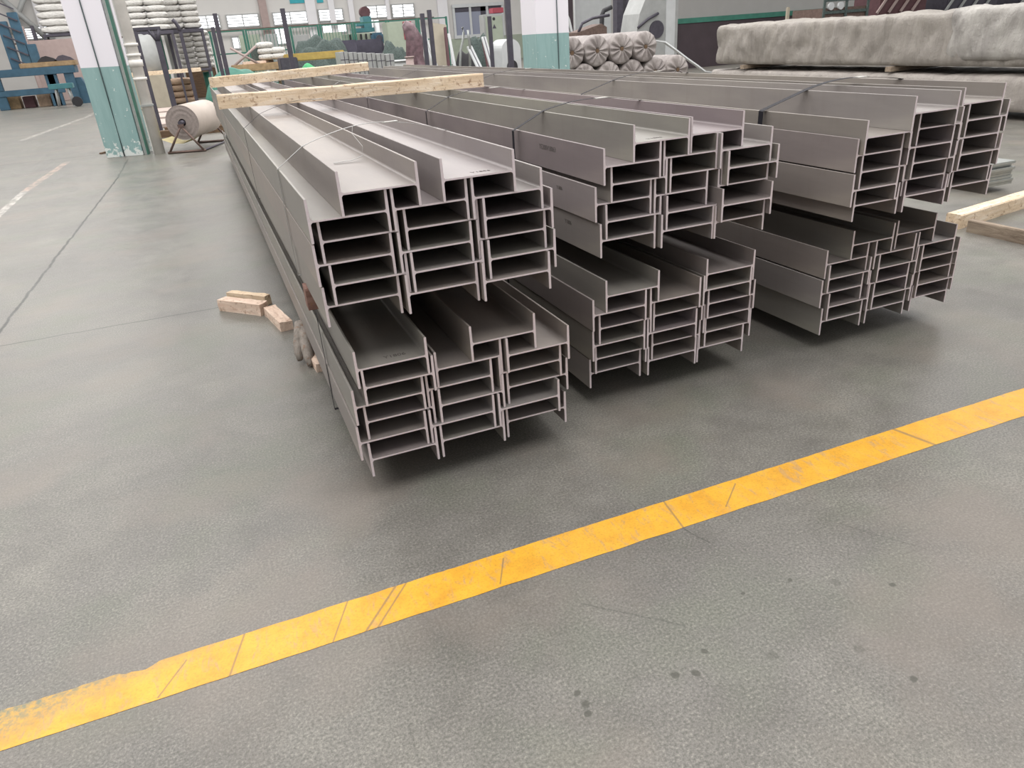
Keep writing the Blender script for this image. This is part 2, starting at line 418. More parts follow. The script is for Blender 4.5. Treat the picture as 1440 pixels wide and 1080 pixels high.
def beam_mesh():
    bm = bmesh.new(); pr = beam_profile(); A = [bm.verts.new((x, 0, z)) for x, z in pr]; B = [bm.verts.new((x, LEN, z)) for x, z in pr]
    n = len(pr)
    for i in range(n): bm.faces.new((A[i], A[(i + 1) % n], B[(i + 1) % n], B[i]))
    f = bm.faces.new(A[::-1]); f.material_index = 1
    f = bm.faces.new(B); f.material_index = 1
    bmesh.ops.triangulate(bm, faces=[f for f in bm.faces if len(f.verts) > 4])
    bmesh.ops.recalc_face_normals(bm, faces=bm.faces)
    me = bpy.data.meshes.new('h_beam'); bm.to_mesh(me); bm.free(); return me
BEAM = beam_mesh()
BUN = {
    'B1U':[('T',0,0.388,2.598),('T',0,0.762,2.593),('L',1,0.268,2.609),('M',1,0.571,2.607),('R',1,0.875,2.6),('L',2,0.299,2.627),('M',2,0.611,2.621),('R',2,0.913,2.594),('L',3,0.267,2.623),('M',3,0.576,2.612),('R',3,0.888,2.615),('L',4,0.312,2.619),('M',4,0.613,2.605),('R',4,0.92,2.598),('L',5,0.274,2.634),('M',5,0.582,2.606),('R',5,0.884,2.581)],
    'B1L':[('T',0,0.813,2.602),('L',0,0.338,2.588),('L',1,0.356,2.587),('L',2,0.308,2.602),('L',3,0.345,2.615),('L',4,0.301,2.604),('L',5,0.334,2.593),('M',1,0.657,2.609),('M',2,0.61,2.613),('M',3,0.654,2.605),('M',4,0.602,2.598),('M',5,0.641,2.6),('R',1,0.962,2.591),('R',2,0.93,2.61),('R',3,0.965,2.623),('R',4,0.908,2.594),('R',5,0.949,2.621)],
    'B2U':[('T',0,1.707,2.831),('T',0,2.021,2.858),('L',1,1.56,2.831),('M',1,1.871,2.845),('R',1,2.165,2.827),('L',2,1.601,2.842),('M',2,1.912,2.852),('R',2,2.200,2.813),('L',3,1.53,2.858),('M',3,1.83,2.851),('R',3,2.173,2.846),('L',4,1.576,2.846),('M',4,1.881,2.827),('R',4,2.159,2.788),('L',5,1.545,2.842),('M',5,1.854,2.824),('R',5,2.145,2.817)],
    'B2L':[('T',0,1.552,2.809),('L',1,1.483,2.81),('L',2,1.526,2.831),('L',3,1.489,2.828),('L',4,1.513,2.851),('L',5,1.492,2.871),('M',1,1.798,2.819),('M',2,1.831,2.84),('M',3,1.79,2.828),('M',4,1.837,2.86),('M',5,1.813,2.856),('R',0,2.121,2.827),('R',1,2.108,2.826),('R',2,2.149,2.841),('R',3,2.138,2.854),('R',4,2.155,2.862),('R',5,2.114,2.863)],
    'B3U':[('T',0,3.1,2.626),('T',0,3.503,2.698),('L',1,2.833,2.637),('M',1,3.19,2.663),('R',1,3.552,2.693),('L',2,2.814,2.661),('M',2,3.134,2.651),('R',2,3.509,2.688),('L',3,2.856,2.662),('M',3,3.191,2.665),('R',3,3.525,2.675),('L',4,2.811,2.654),('M',4,3.171,2.687),('R',4,3.501,2.693),('L',5,2.856,2.676),('M',5,3.184,2.677),('R',5,3.532,2.7)],
    'B3L':[('T',0,3.03,2.811),('T',0,3.363,2.833),('L',1,2.874,2.821),('M',1,3.2,2.809),('R',1,3.512,2.812),('L',2,2.893,2.809),('M',2,3.235,2.806),('R',2,3.561,2.813),('L',3,2.866,2.822),('M',3,3.193,2.815),('R',3,3.549,2.833),('L',4,2.916,2.812),('M',4,3.235,2.813),('R',4,3.577,2.823),('L',5,2.888,2.822),('M',5,3.217,2.829),('R',5,3.565,2.838)],
}
ZW = {'U': 1.2450, 'L': .5836}          # height of the topmost webs
STK = {'1': 'left', '2': 'middle', '3': 'right'}
ORD = ['topmost', 'first', 'second', 'third', 'fourth', 'fifth']
proto = None
top_n = {}
for bn_, rows in BUN.items():
    where = ('upper ' if bn_[2] == 'U' else 'lower ') + STK[bn_[1]] + ' bundle'
    for (c, lev, x, y) in rows:
        if proto is None:
            o = link('h_section', BEAM, [M['steel'], M['cut']]); proto = o
        else:
            o = proto.copy(); COL.objects.link(o)
        o.location = (x, y, ZW[bn_[2]] - lev * PITCH)
        colw = {'L': 'left', 'M': 'middle', 'R': 'right'}.get(c)
        if c == 'T':
            k = top_n.get(bn_, 0); top_n[bn_] = k + 1
            if sum(1 for r in rows if r[0] == 'T') == 1: lab = 'grey steel H-beam bridging two columns on top of the %s' % where
            else: lab = 'grey steel H-beam lying %s on the very top of the %s' % (['left', 'right'][k], where)
        else:
            last = max(r[1] for r in rows if r[0] == c); first = min(r[1] for r in rows if r[0] == c)
            num = lev - first; cnt = last - first + 1
            w_ = 'topmost' if num == 0 else 'bottom' if lev == last else ['', 'second', 'third', 'fourth', 'fifth', 'sixth'][num] + ' from top'
            lab = 'grey steel H-beam, %s, in the %s column of the %s' % (w_, colw, where)
        tag(o, lab, 'steel beam', 'H-beams of the ' + where)
# faint mill stencil on the flank of the top left beam of the upper middle bundle
def stencil(body, loc, size, parent, rot=(PI / 2, 0, -PI / 2)):
    cu = bpy.data.curves.new('stencil', 'FONT'); cu.body = body; cu.size = size; cu.extrude = .0003
    tmp = bpy.data.objects.new('tmp', cu); COL.objects.link(tmp)
    dg = bpy.context.evaluated_depsgraph_get(); me = bpy.data.meshes.new_from_object(tmp.evaluated_get(dg))
    bpy.data.objects.remove(tmp); me.materials.clear()
    o = link('stencil', me, M['stencil']); o.matrix_world = Matrix.Translation(loc) @ Matrix(((0, 0, -1), (-1, 0, 0), (0, 1, 0))).to_4x4()
    return o
def find(x, y):
    for o in COL.objects:
        if o.name.startswith('h_section') and abs(o.location.x - x) < .002 and abs(o.location.y - y) < .002: return o
for (bx, by), body, yy, zz, size in [((1.56, 2.831), 'YE200V18063', 3.50, .012, .034), ((1.53, 2.858), 'Y1806', 3.25, .015, .025), ((1.545, 2.842), 'Y1806', 3.20, .018, .028)]:
    b = find(bx, by)
    st = stencil(body, Vector((bx - TF / 2 - .0006, yy, b.location.z + zz)), size, b)
    st.parent = b; st.matrix_parent_inverse = Matrix.Identity(4)
    st.matrix_basis = Matrix.Translation(Vector((-TF / 2 - .0006, yy - by, zz))) @ Matrix(((0, 0, -1), (-1, 0, 0), (0, 1, 0))).to_4x4()
    st['label'] = 'dark stencilled number'
def web_stencil(x, y, body, dx, size):
    b = find(x, y); st = stencil(body, Vector((0, 0, 0)), size, b); st.parent = b
    st.matrix_basis = Matrix.Translation(Vector((dx, .05, TW / 2 + .0006))); st['label'] = 'dark stencilled number'
web_stencil(.762, 2.593, 'Y1806', .13, .03); web_stencil(.338, 2.588, 'Y1806', .12, .035); web_stencil(1.707, 2.831, 'Y1806', .10, .03)
# ---------------------------------------------------------------- timbers
def timber(x0, x1, y0, y1, z0, wd, h, mat, label, cat='timber', name='timber', group=None, seg=14, rough=.006, parent=None):
    """rough sawn timber from (x0,y0) to (x1,y1)"""
    L = math.hypot(x1 - x0, y1 - y0); bm = bmesh.new(); rings = []
    for i in range(seg + 1):
        t = i / seg; u = -L / 2 + L * t; r = []
        for (a, b) in ((-1, 0), (-.8, -.0), (.8, 0), (1, 0.08), (1, .92), (.86, 1), (-.86, 1), (-1, .92)):
            jx = noise.noise((u * 3 + x0, a * 3, b * 3 + y0)) * rough; jz = noise.noise((u * 3 + 9, a * 3 + x0, b * 3)) * rough if b > .05 else 0
            r.append(bm.verts.new((u, a * wd / 2 + jx, b * h + jz)))
        rings.append(r)
    for A, B in zip(rings, rings[1:]):
        for i in range(8): bm.faces.new((A[i], A[(i + 1) % 8], B[(i + 1) % 8], B[i]))
    bm.faces.new(rings[0][::-1]); bm.faces.new(rings[-1]); bmesh.ops.recalc_face_normals(bm, faces=bm.faces)
    me = bpy.data.meshes.new(name); bm.to_mesh(me); bm.free()
    o = link(name, me, mat, parent); o.location = ((x0 + x1) / 2, (y0 + y1) / 2, z0); o.rotation_euler = (0, 0, math.atan2(y1 - y0, x1 - x0))
    return tag(o, label, cat, group)
ZTOP = ZW['U'] + HB / 2
timber(.16, 2.27, 6.60, 6.22, ZTOP, .10, .105, M['pine'], 'long pale rough timber lying across left and middle bundles, nearer one')
timber(.24, 2.70, 11.3, 12.9, ZTOP, .10, .13, M['pine'], 'long pale rough timber lying across the bundles near their far end', seg=24)
for (n, x0, x1) in (('left', .20, 1.30), ('middle', 1.42, 2.52), ('right', 2.76, 3.92)):
    for (yy, wh) in ((3.22 if n == 'left' else 4.6, 'front'), (8.1, 'middle'), (12.6, 'rear')):
        timber(x0 + (.055 if n == 'left' and yy < 5 else .11), x1, yy, yy, ZW['L'] + HB / 2, .09, .0994, M['red_wood'] if yy < 5 else M['dark_wood'], 'timber spacer between upper and lower %s bundles, %s one' % (n, wh), 'timber spacer', 'timber_spacer', 'spacers between bundles')
        timber(x0 + .2, x1, yy + .05, yy + .05, 0, .10, ZW['L'] - 5 * PITCH - HB / 2, M['pine_pink'] if yy < 5 else M['dark_wood'], 'timber bearer on the floor under the %s stack, %s one' % (n, wh), 'timber bearer', 'timber_bearer', 'bearers under the stacks')

# rough off-cuts on the floor beside the left stack
def block(name, a, b, wd, h, z0, mat, label, jit=.008, seed=0, lift=0):
    a = Vector(a); b = Vector(b); L = (b - a).length; bm = bmesh.new(); rings = []; seg = 7
    for i in range(seg + 1):
        u = -L / 2 + L * i / seg; r = []
        for (p, q) in ((-1, 0), (0, 0), (1, 0), (1, .5), (1, 1), (.1, 1), (-1, 1), (-1, .5)):
            e = 1 if i in (0, seg) else .5
            r.append(bm.verts.new((u + noise.noise((p * 4, q * 4 + seed, i)) * jit * 2 * e, p * wd / 2 + noise.noise((u * 12, p * 3 + seed, q * 3)) * jit, q * h + (noise.noise((u * 12 + 5, p * 3 + seed, q * 3)) * jit if q > 0 else 0))))
        rings.append(r)
    for A, B in zip(rings, rings[1:]):
        for i in range(8): bm.faces.new((A[i], A[(i + 1) % 8], B[(i + 1) % 8], B[i]))
    bm.faces.new(rings[0][::-1]); bm.faces.new(rings[-1]); bmesh.ops.recalc_face_normals(bm, faces=bm.faces)
    me = bpy.data.meshes.new(name); bm.to_mesh(me); bm.free()
    o = link(name, me, mat); c = (a + b) / 2; o.location = (c.x, c.y, z0); o.rotation_euler = (0, 0, math.atan2(b.y - a.y, b.x - a.x))
    return tag(o, label, 'wood offcut', 'wood offcuts beside the left stack')
block('wood_offcut', (-.155, 5.60), (.120, 5.29), .085, .085, 0, M['pine_pink'], 'thick split pine block, leftmost of the loose offcuts on the floor')
block('wood_offcut', (-.095, 5.78), (.165, 5.50), .06, .075, 0, M['pine'], 'thin pale slat lying right behind the thick split block', .005, 3)
block('wood_offcut', (.155, 5.26), (.225, 4.85), .085, .065, 0, M['pine_pink'], 'short pale pine block with sawn end, between slats and steel stack', .005, 6)
block('wood_offcut', (.300, 4.30), (.325, 4.03), .05, .05, 0, M['pine_pink'], 'small reddish wood block against the foot of the left stack', .005, 9)
# forked bark-covered stick leaning between floor and stack
t = MB()
t.tube([(.268, 4.42, .20), (.258, 4.38, .16), (.240, 4.33, .11), (.222, 4.28, .06), (.212, 4.25, .022)], [.030, .044, .042, .030, .019], 12)
t.tube([(.268, 4.38, .17), (.268, 4.30, .11), (.264, 4.21, .05), (.262, 4.15, .018)], [.034, .038, .028, .016], 12)
for v in t.bm.verts: v.co += Vector((noise.noise(v.co * 30), noise.noise(v.co * 30 + Vector((5, 0, 0))), 0)) * .012
for v in t.bm.verts: v.co += Vector((.018, -.03, 0))
tag(t.build('forked_stick', M['bark']), 'forked grey-brown bark stick leaning against the left steel stack', 'wood stick')

# ---------------------------------------------------------------- strapping
def top_outline(bun):
    """tops of flanges from left to right"""
    r = BUN[bun]; z0 = ZW[bun[2]] + HB / 2
    pts = []
    L = min(x for c, l, x, y in r if c == 'L'); R = max(x for c, l, x, y in r if c == 'R') + WB - TF
    T = sorted(x for c, l, x, y in r if c == 'T')
    return L, R, T, z0
def strap(bun, y, label, wd=.019, mat='strap', slack=.03, upto=None, tail=False, clip=True):
    L, R, T, zt = top_outline(bun)
    z1 = zt - PITCH; zb = ZW[bun[2]] - 5 * PITCH - HB / 2
    k = []
    tl = T[0] - TF / 2; tr = T[-1] + WB - TF * 1.5
    xl = L - TF / 2 - .004; xr = R + TF / 2 + .004
    k += [(xl, y, zb - .001), (xl - .002, y, (zb + z1) / 2), (xl, y, z1 + .001), (xl + .01, y, z1 + .006)]
    k += [(tl, y, zt + .003)]
    n = 14
    for i in range(1, n): s_ = i / n; k.append((tl + (tr - tl) * s_, y + .05 * math.sin(PI * s_), zt + .004 + slack * math.sin(PI * s_)))
    k += [(tr, y, zt + .003), (xr - .01, y, z1 + .006), (xr, y, z1 + .001), (xr + .002, y, (zb + z1) / 2), (xr, y, zb - .001), (xl, y, zb - .001)]
    m_ = MB(); m_.ribbon(k, (0, 1, 0), wd, .0014)
    o = m_.build('steel_strap', M[mat]); tag(o, label, 'steel strap', 'steel straps around the bundles')
    if clip:
        cx = tl + (tr - tl) * .62; s_ = .62
        MB().box((cx, y + .05 * math.sin(PI * s_), zt + .004 + slack * math.sin(PI * s_)), (.075, wd * 1.25, .005), bev=.001).build('strap_seal', M['clip'], o)
    if tail:
        cx = tl + (tr - tl) * .36; zz = zt + slack
        MB().ribbon([(cx, y + .04, zz), (cx - .01, y + .02, zz - .03), (cx + .015, y - .05, zz - .08), (cx, y - .10, zz - .115), (cx - .05, y - .11, zt - HB / 2 + .012), (cx - .13, y - .10, zt - HB / 2 + .008)], (.2, 1, 0), .016, .0014).build('strap_tail', M['strap_light'], o)
    return o
strap('B1U', 3.42, 'loose bright strap arched over the top of the upper left bundle, nearest the cut ends', .018, 'strap_light', .06, tail=True)
strap('B1U', 5.6, 'thin dark strap on the upper left bundle just before the nearer timber', .010, 'strap', .06)
strap('B2U', 3.76, 'dark strap around the upper middle bundle, nearest its cut ends', .026)
strap('B2U', 5.42, 'dark strap around the upper middle bundle, second from its cut ends', .020)
strap('B2U', 7.45, 'dark strap around the upper middle bundle, third from its cut ends', .018, slack=.015)
strap('B2U', 9.8, 'thin strap around the upper middle bundle beyond the nearer timber', .016, 'strap_light', .015)
strap('B3U', 3.34, 'wide dark strap around the upper right bundle, nearest its cut ends', .036)
strap('B3U', 5.45, 'dark strap around the upper right bundle, second from its cut ends', .024)
strap('B3U', 8.1, 'dark strap around the upper right bundle, third from its cut ends', .020, slack=.02)
strap('B3U', 11.2, 'dark strap around the far part of the upper right bundle', .018, slack=.02)
strap('B1U', 9.4, 'thin strap around the upper left bundle between the two timbers', .014, 'strap_light', .015)
def side_strap(bun, y, label):
    r = BUN[bun]; L = min(x for c, l, x, y_ in r if c == 'L') - TF / 2 - .003; R = max(x for c, l, x, y_ in r if c == 'R') + WB - TF + .003
    zt = ZW['L'] + HB / 2; zb = ZW['L'] - 5 * PITCH - HB / 2
    o = MB().ribbon([(L, y, zb - .001), (L, y, zt), (L + .012, y, zt + .003), (R - .012, y, zt + .003), (R, y, zt), (R, y, zb - .001), (L, y, zb - .001)], (0, 1, 0), .02, .0014).build('steel_strap', M['strap'])
    return tag(o, label, 'steel strap', 'steel straps around the bundles')
side_strap('B1L', 3.30, 'dark strap around the lower left bundle')
side_strap('B2L', 3.95, 'dark strap around the lower middle bundle')
side_strap('B3L', 4.0, 'dark strap around the lower right bundle')

# ---------------------------------------------------------------- columns
def column(px_name, x, y, wx, wy, rz, label, cable_x):
    root = empty('building_column', (x, y, 0), rz, label, 'column')
    H = 9.0
    MB().box((0, 0, H / 2), (wx, wy, H), bev=.006).build('shaft', M['column'], root)
    MB().tube([(cable_x, -wy / 2 - .014, 0.01), (cable_x + .005, -wy / 2 - .014, 1.2), (cable_x - .004, -wy / 2 - .014, 3), (cable_x, -wy / 2 - .014, H)], .012, 8).build('cable', M['cable'], root)
    return root
c1 = column('l', -1.50, 17.32, .70, .62, math.radians(-14), 'white-over-teal building column beside the paper roll, at the left', -.01)
MB().prism([(.36, -.28), (.42, -.28), (.42, -.05), (.36, -.05)], 2, 0, 9).build('steel_channel', M['galv'], c1)
MB().prism([(.425, -.30), (.440, -.30), (.440, -.16), (.425, -.16)], 2, 0, 9).build('steel_channel', M['green'], c1)
column('r', 7.98, 17.3, .84, .84, math.radians(0), 'white-over-teal building column behind the right steel stack', .12)
# drain pipe with collars
p = empty('drain_pipe', (-.92, 16.85, 0), 0, 'white plastic drain pipe with collars running up beside the left column', 'pipe')
MB().cyl((0, 0, 0), (0, 0, 9), .105, n=28).build('pipe_run', M['pipe'], p)
for z in (1.62, 1.80, 1.98, 1.38, 3.4): MB().cyl((0, 0, z), (0, 0, z + (.05 if z != 1.62 else .12)), .128, n=28).build('collar', M['pipe'], p)
MB().box((0, -.02, .92), (.23, .25, .035), bev=.004).build('pipe_clamp', M['galv'], p)

# ---------------------------------------------------------------- paper roll on its stand
A0 = Vector((-.40, 16.45, .56)); A1 = Vector((.15, 17.95, .56)); ax = (A1 - A0).normalized(); side = Vector((ax.y, -ax.x, 0))
rs = empty('paper_roll', ((A0.x + A1.x) / 2, (A0.y + A1.y) / 2, .56), 0, 'large pale paper roll hanging on a steel stand beside the left column', 'paper roll')
def rel(o_, root): o_.location = -root.location; return o_
t = MB(); c0 = A0 + ax * .12; c1_ = A1 - ax * .08
n = 48; R_ = .325; rings = []
q = ax.to_track_quat('Z', 'Y').to_matrix()
t.cyl(c0, c1_, R_, n=n, caps=False)
for c_, sgn in ((c0, 1), (c1_, -1)):
    prev = None
    for k, (rr, dz) in enumerate(((R_, 0), (.29, .002), (.25, -.003), (.21, .003), (.17, -.003), (.12, .002), (.07, .002))):
        ring = [t.bm.verts.new(c_ + q @ Vector((math.cos(2 * PI * i / n) * rr, math.sin(2 * PI * i / n) * rr, dz))) for i in range(n)]
        if prev:
            for i in range(n):
                f = t.bm.faces.new((prev[i], prev[(i + 1) % n], ring[(i + 1) % n], ring[i])); f.material_index = 1
        prev = ring
bmesh.ops.remove_doubles(t.bm, verts=t.bm.verts, dist=.0008)
rel(t.build('paper', [M['paper'], M['paper_side']], rs), rs)
rel(MB().tube([(c0 + ax * .2) + Vector((.15, 0, -.28)), c0 + ax * .3 + Vector((-.05, -.02, -.42)), c0 + ax * .3 + Vector((-.35, -.05, -.49)), c0 + ax * .3 + Vector((-.55, -.05, -.44))], .001).build('core', M['paper_side'], rs), rs)
core = MB().cyl(A0, A1, .045, n=20); rel(core.build('core_tube', M['dark_steel'], rs), rs)
sh = MB(); w2 = ax * .55
sh_pts = [c0 + ax * .1 + side * .05 + Vector((0, 0, -.325)), c0 + ax * .1 - side * .12 + Vector((0, 0, -.40)), c0 + ax * .05 - side * .32 + Vector((0, 0, -.38)), c0 + ax * .02 - side * .50 + Vector((0, 0, -.29))]
A_ = [sh.bm.verts.new(p_) for p_ in sh_pts]; B_ = [sh.bm.verts.new(p_ + w2) for p_ in sh_pts]
A2 = [sh.bm.verts.new(p_ + Vector((0, 0, -.003))) for p_ in sh_pts]; B2 = [sh.bm.verts.new(p_ + w2 + Vector((0, 0, -.003))) for p_ in sh_pts]
for i in range(3):
    sh.bm.faces.new((A_[i], A_[i + 1], B_[i + 1], B_[i])); sh.bm.faces.new((A2[i], B2[i], B2[i + 1], A2[i + 1])); sh.bm.faces.new((A_[i], A2[i], A2[i + 1], A_[i + 1])); sh.bm.faces.new((B_[i], B_[i + 1], B2[i + 1], B2[i]))
rel(sh.build('loose_sheet', M['paper_yellow'], rs), rs)
st = empty('roll_stand', (0, 17.2, 0), 0, 'rusty steel A-frame stand carrying the paper roll', 'roll stand')
for nm, P_ in (('front', A0), ('rear', A1)):
    g = P_ + Vector((0, 0, -.56)); f1 = g - side * .34; f2 = g + side * .34; up = Vector((0, 0, 1))
    t = MB()
    for f_ in (f1, f2):
        t.cyl(f_ + up * .03, P_ + up * -.05, .022, n=8)
    t.cyl(f1 + up * .024 - side * .04, f2 + up * .024 + side * .04, .024, n=4)
    t.box(P_ + up * -.045, (.11, .05, .05), (0, 0, math.atan2(side.y, side.x)))
    o = t.build('a_frame', M['rust_steel'], st); o.location = -st.location
t = MB(); g0 = A0 + Vector((0, 0, -.56)); g1 = A1 + Vector((0, 0, -.56))
t.cyl(g0 + side * .34 + Vector((0, 0, .024)), g1 + side * .34 + Vector((0, 0, .024)), .020, n=4)
o = t.build('base_rail', M['dark_steel'], st); o.location = -st.location

# ---------------------------------------------------------------- storage rack posts behind the roll
def post(xb, yb, ytop, Y, wd, label, slant=0, mat='dark_steel', name='rack_post', base=True, group='rack posts'):
    p_ = PY(xb, yb, Y); zt = zat(p_.x, Y, ytop)
    r = empty(name, (p_.x, Y, 0), 0, label, 'post', group)
    MB().box((0, 0, zt / 2), (wd, wd, zt), bev=.004).build('upright', M[mat], r)
    if base: MB().box((0, 0, .015), (wd * 2.4, wd * 2.4, .03), bev=.004).build('base_plate', M[mat], r)
    return r, zt
Yp = 21.8
r, zt = post(224, 172, 44, Yp, .085, 'slim dark rack post just right of the white drain pipe')
r2, zt2 = post(248, 160, 58, Yp, .13, 'thick forked dark rack post behind the paper roll')
t = MB(); t.cyl((0, 0, zt2 - .02), (-.16, 0, zt2 + .28), .045, n=8); t.cyl((0, 0, zt2 - .02), (.08, 0, zt2 + .28), .05, n=8); t.build('fork', M['dark_steel'], r2)
xL = r.location.x; xR = r2.location.x + .08
tag(MB().box(((xL + xR) / 2, Yp, zt + .04), (xR - xL + .1, .09, .07), bev=.006).build('rack_crossbar', M['dark_steel']), 'dark crossbar joining the tops of the two rack posts by the column', 'crossbar')
r3, zt3 = post(278, 146, 44, Yp, .085, 'dark rack post with a bent top above the paper roll')
MB().tube([(0, 0, zt3 - .03), (-.02, 0, zt3 + .1), (-.06, 0, zt3 + .2), (-.12, 0, zt3 + .27)], .045, 8).build('bent_tip', M['dark_steel'], r3)
for (xb, yb, yt, Y, wd, lab) in [(314, 107, 38, 27, .11, 'dark rack post just left of the orange cart, the shorter one'), (321, 107, 19, 27, .13, 'taller dark rack post just left of the orange cart'),
                                 (411, 90, 12, 27, .14, 'tall dark perforated post right of the orange cart'),
                                 (601, 90, 19, 20.5, .10, 'dark post left of the brown slab'), (611, 90, 14, 20.5, .10, 'dark post standing close against the brown slab'),
                                 (693, 94, 23, 20, .09, 'dark post in front of the grey control cabinet'), (719, 94, -20, 20, .13, 'tall dark post left of the right column')]:
    post(xb, yb, yt, Y, wd, lab)

# bearers and boards behind the roll
timber(-1.0, 1.6, 20.4, 20.2, 0, .16, .16, M['dark_wood'], 'dark squared timber on the floor behind the paper roll, nearer one')
timber(-.9, 1.8, 21.3, 21.1, 0, .16, .17, M['dark_wood'], 'dark squared timber on the floor behind the paper roll, farther one')
for k in range(3):
    timber(1.25, 3.2, 23.1 + k * .9, 22.8 + k * .9, .0, .7, .16 + .05 * k, M['beige_board'], 'pale board behind the dark timbers, %s' % ['nearest of three', 'middle of three', 'farthest of three'][k], 'board', 'pale_board', 'pale boards behind the dark timbers', 6)
for k in range(3):
    y_ = 24.5 + k * 3
    o = MB().box((0, 0, .05), (1.9, 2.2, .10), bev=.01).build('panel_sheet', M['concrete_pale']); o.location = (-.3 - k * .1, y_, 0)
    tag(o, 'pinkish panel lying flat on the floor behind the rack posts, %s' % ['nearest', 'middle', 'farthest'][k], 'panel', 'flat panels on the floor')

# ---------------------------------------------------------------- wrapped bundles at the right
def wrapped(x0, x1, y0, y1, z0, z1, mat, seed, amp, sagx=0):
    bm = bmesh.new(); ny = int((y1 - y0) / .06); prof = []
    W_, H_ = x1 - x0, z1 - z0; r = .07
    def perim(n=64):
        # rounded rectangle outline, start bottom centre, clockwise from -Y side
        pts = []
        tot = 2 * (W_ + H_)
        for i in range(n):
            s_ = tot * i / n
            if s_ < H_: p_ = (0, s_)
            elif s_ < H_ + W_: p_ = (s_ - H_, H_)
            elif s_ < 2 * H_ + W_: p_ = (W_, H_ - (s_ - H_ - W_))
            else: p_ = (W_ - (s_ - 2 * H_ - W_), 0)
            pts.append(p_)
        return pts
    pr = perim(); rings = []
    for j in range(ny + 1):
        y = y0 + (y1 - y0) * j / ny; ring = []
        for (a, b) in pr:
            cx, cz = W_ / 2, H_ / 2; dx, dz = a - cx, b - cz
            # soften the corners
            ex = min(1, abs(dx) / cx) ** 8; ez = min(1, abs(dz) / cz) ** 8
            k = 1 - .05 * ex * ez
            q_ = Vector((a * 1.3, y * 1.1, b * 1.5 + seed))
            nz = noise.fractal(q_ * 1.2, .8, 2.2, 6) * amp
            fold = (1 - abs(noise.noise(Vector((a * .8 + seed, y * 1.9 + b * .8, b * .7)))) * 2) ** 6 * amp * 1.3 + abs(noise.noise(Vector((a, y * 4.5, b * 1.5 + seed)))) * amp * .7
            d = Vector((dx, 0, dz)).normalized()
            base_in = 0 if b > .02 else 1
            off = (nz - fold * .8 + amp * .3) * (0 if base_in else 1)
            sag = sagx * max(0, 1 - (y - y0) / 3.2) * (1 if b > .1 else 0)
            ring.append(bm.verts.new((x0 + cx + dx * k + d.x * off, y, max(z0, z0 + cz + dz * k + d.z * off + (sag if dz > 0 else 0) * .12))))
        rings.append(ring)
    n = len(pr)
    for A, B in zip(rings, rings[1:]):
        for i in range(n):
            f = bm.faces.new((A[i], A[(i + 1) % n], B[(i + 1) % n], B[i])); f.smooth = True
    bm.faces.new(rings[0][::-1]); bm.faces.new(rings[-1]); bmesh.ops.recalc_face_normals(bm, faces=bm.faces)
    me = bpy.data.meshes.new('wrapped'); bm.to_mesh(me); bm.free(); return me
XP = 11.5
zt_up = 1.575
up = link('wrapped_bundle', wrapped(XP, XP + 1.5, 5.6, 15.4, .74, 1.56, M['wrap'], 3, .05, 1), M['wrap'])
film = link('loose_film', wrapped(XP - .05, XP + 1.52, 5.5, 9.3, .84, 1.60, M['film'], 17, .055), M['film'], up); film['label'] = 'smoother paler film draped over the near part'
tag(up, 'long paper-wrapped bundle, upper one of the pair behind the right steel stack', 'wrapped bundle')
lo = link('wrapped_bundle', wrapped(XP - .03, XP + 1.5, 5.6, 15.5, .11, .63, M['wrap'], 9, .035), M['wrap_light'])
tag(lo, 'long paper-wrapped bundle, lower one of the pair behind the right steel stack', 'wrapped bundle')
for k, y in enumerate((6.6, 10.4, 14.4)):
    timber(XP - .05, XP + 1.5, y, y, .66, .12, .08, M['old_wood'], 'grey timber spacer between the wrapped bundles, %s' % ['nearest', 'middle', 'farthest'][k], 'timber spacer', 'timber_spacer', 'spacers between the wrapped bundles', 8)
    timber(XP - .02, XP + 1.5, y, y, 0, .12, .11, M['dark_wood'], 'timber bearer under the lower wrapped bundle, %s' % ['nearest', 'middle', 'farthest'][k], 'timber bearer', 'timber_bearer', 'bearers under the wrapped bundles', 8)

# ---------------------------------------------------------------- stack of flat bars and wood frame at the right edge
for k in range(8):
    o = MB().box((0, 0, .014), (.34, 7.0, .026), bev=.003).build('flat_bar', M['galv']); o.location = (7.06 + random.uniform(-.006, .006), 8.4 + random.uniform(-.03, .03), .06 + k * .0275)
    tag(o, 'long flat steel bar in the low stack at the right edge, %s' % ['bottom one', 'second from bottom', 'third from bottom', 'fourth from bottom', 'fifth from bottom', 'sixth from bottom', 'second from top', 'topmost'][k], 'flat bar', 'flat bars at the right edge')
for k, y in enumerate((5.3, 8.2, 11.0)):
    timber(6.75, 7.45, y, y, 0, .09, .060, M['dark_wood'], 'low bearer under the flat bars, %s' % ['nearest', 'middle', 'farthest'][k], 'timber bearer', 'timber_bearer', 'bearers under the flat bars', 6)
timber(5.60, 7.6, 4.20, 4.52, .0, .12, .12, M['pine'], 'pale square timber on the floor right of the right steel stack')
timber(5.62, 5.60, 4.06, 2.2, .0, .05, .10, M['old_wood'], 'grey board on edge running towards the viewer at the right edge', 'board', 'edge_board')

# ================================================================ far side of the hall
GX = (-30, 95)
def ppm(x, y, z=1.0):
    q = Vector((x, y, z - CAM_H)); return FPX / q.dot(AX[2])
def place(xb, yb, Y): return PY(xb, yb, Y).x
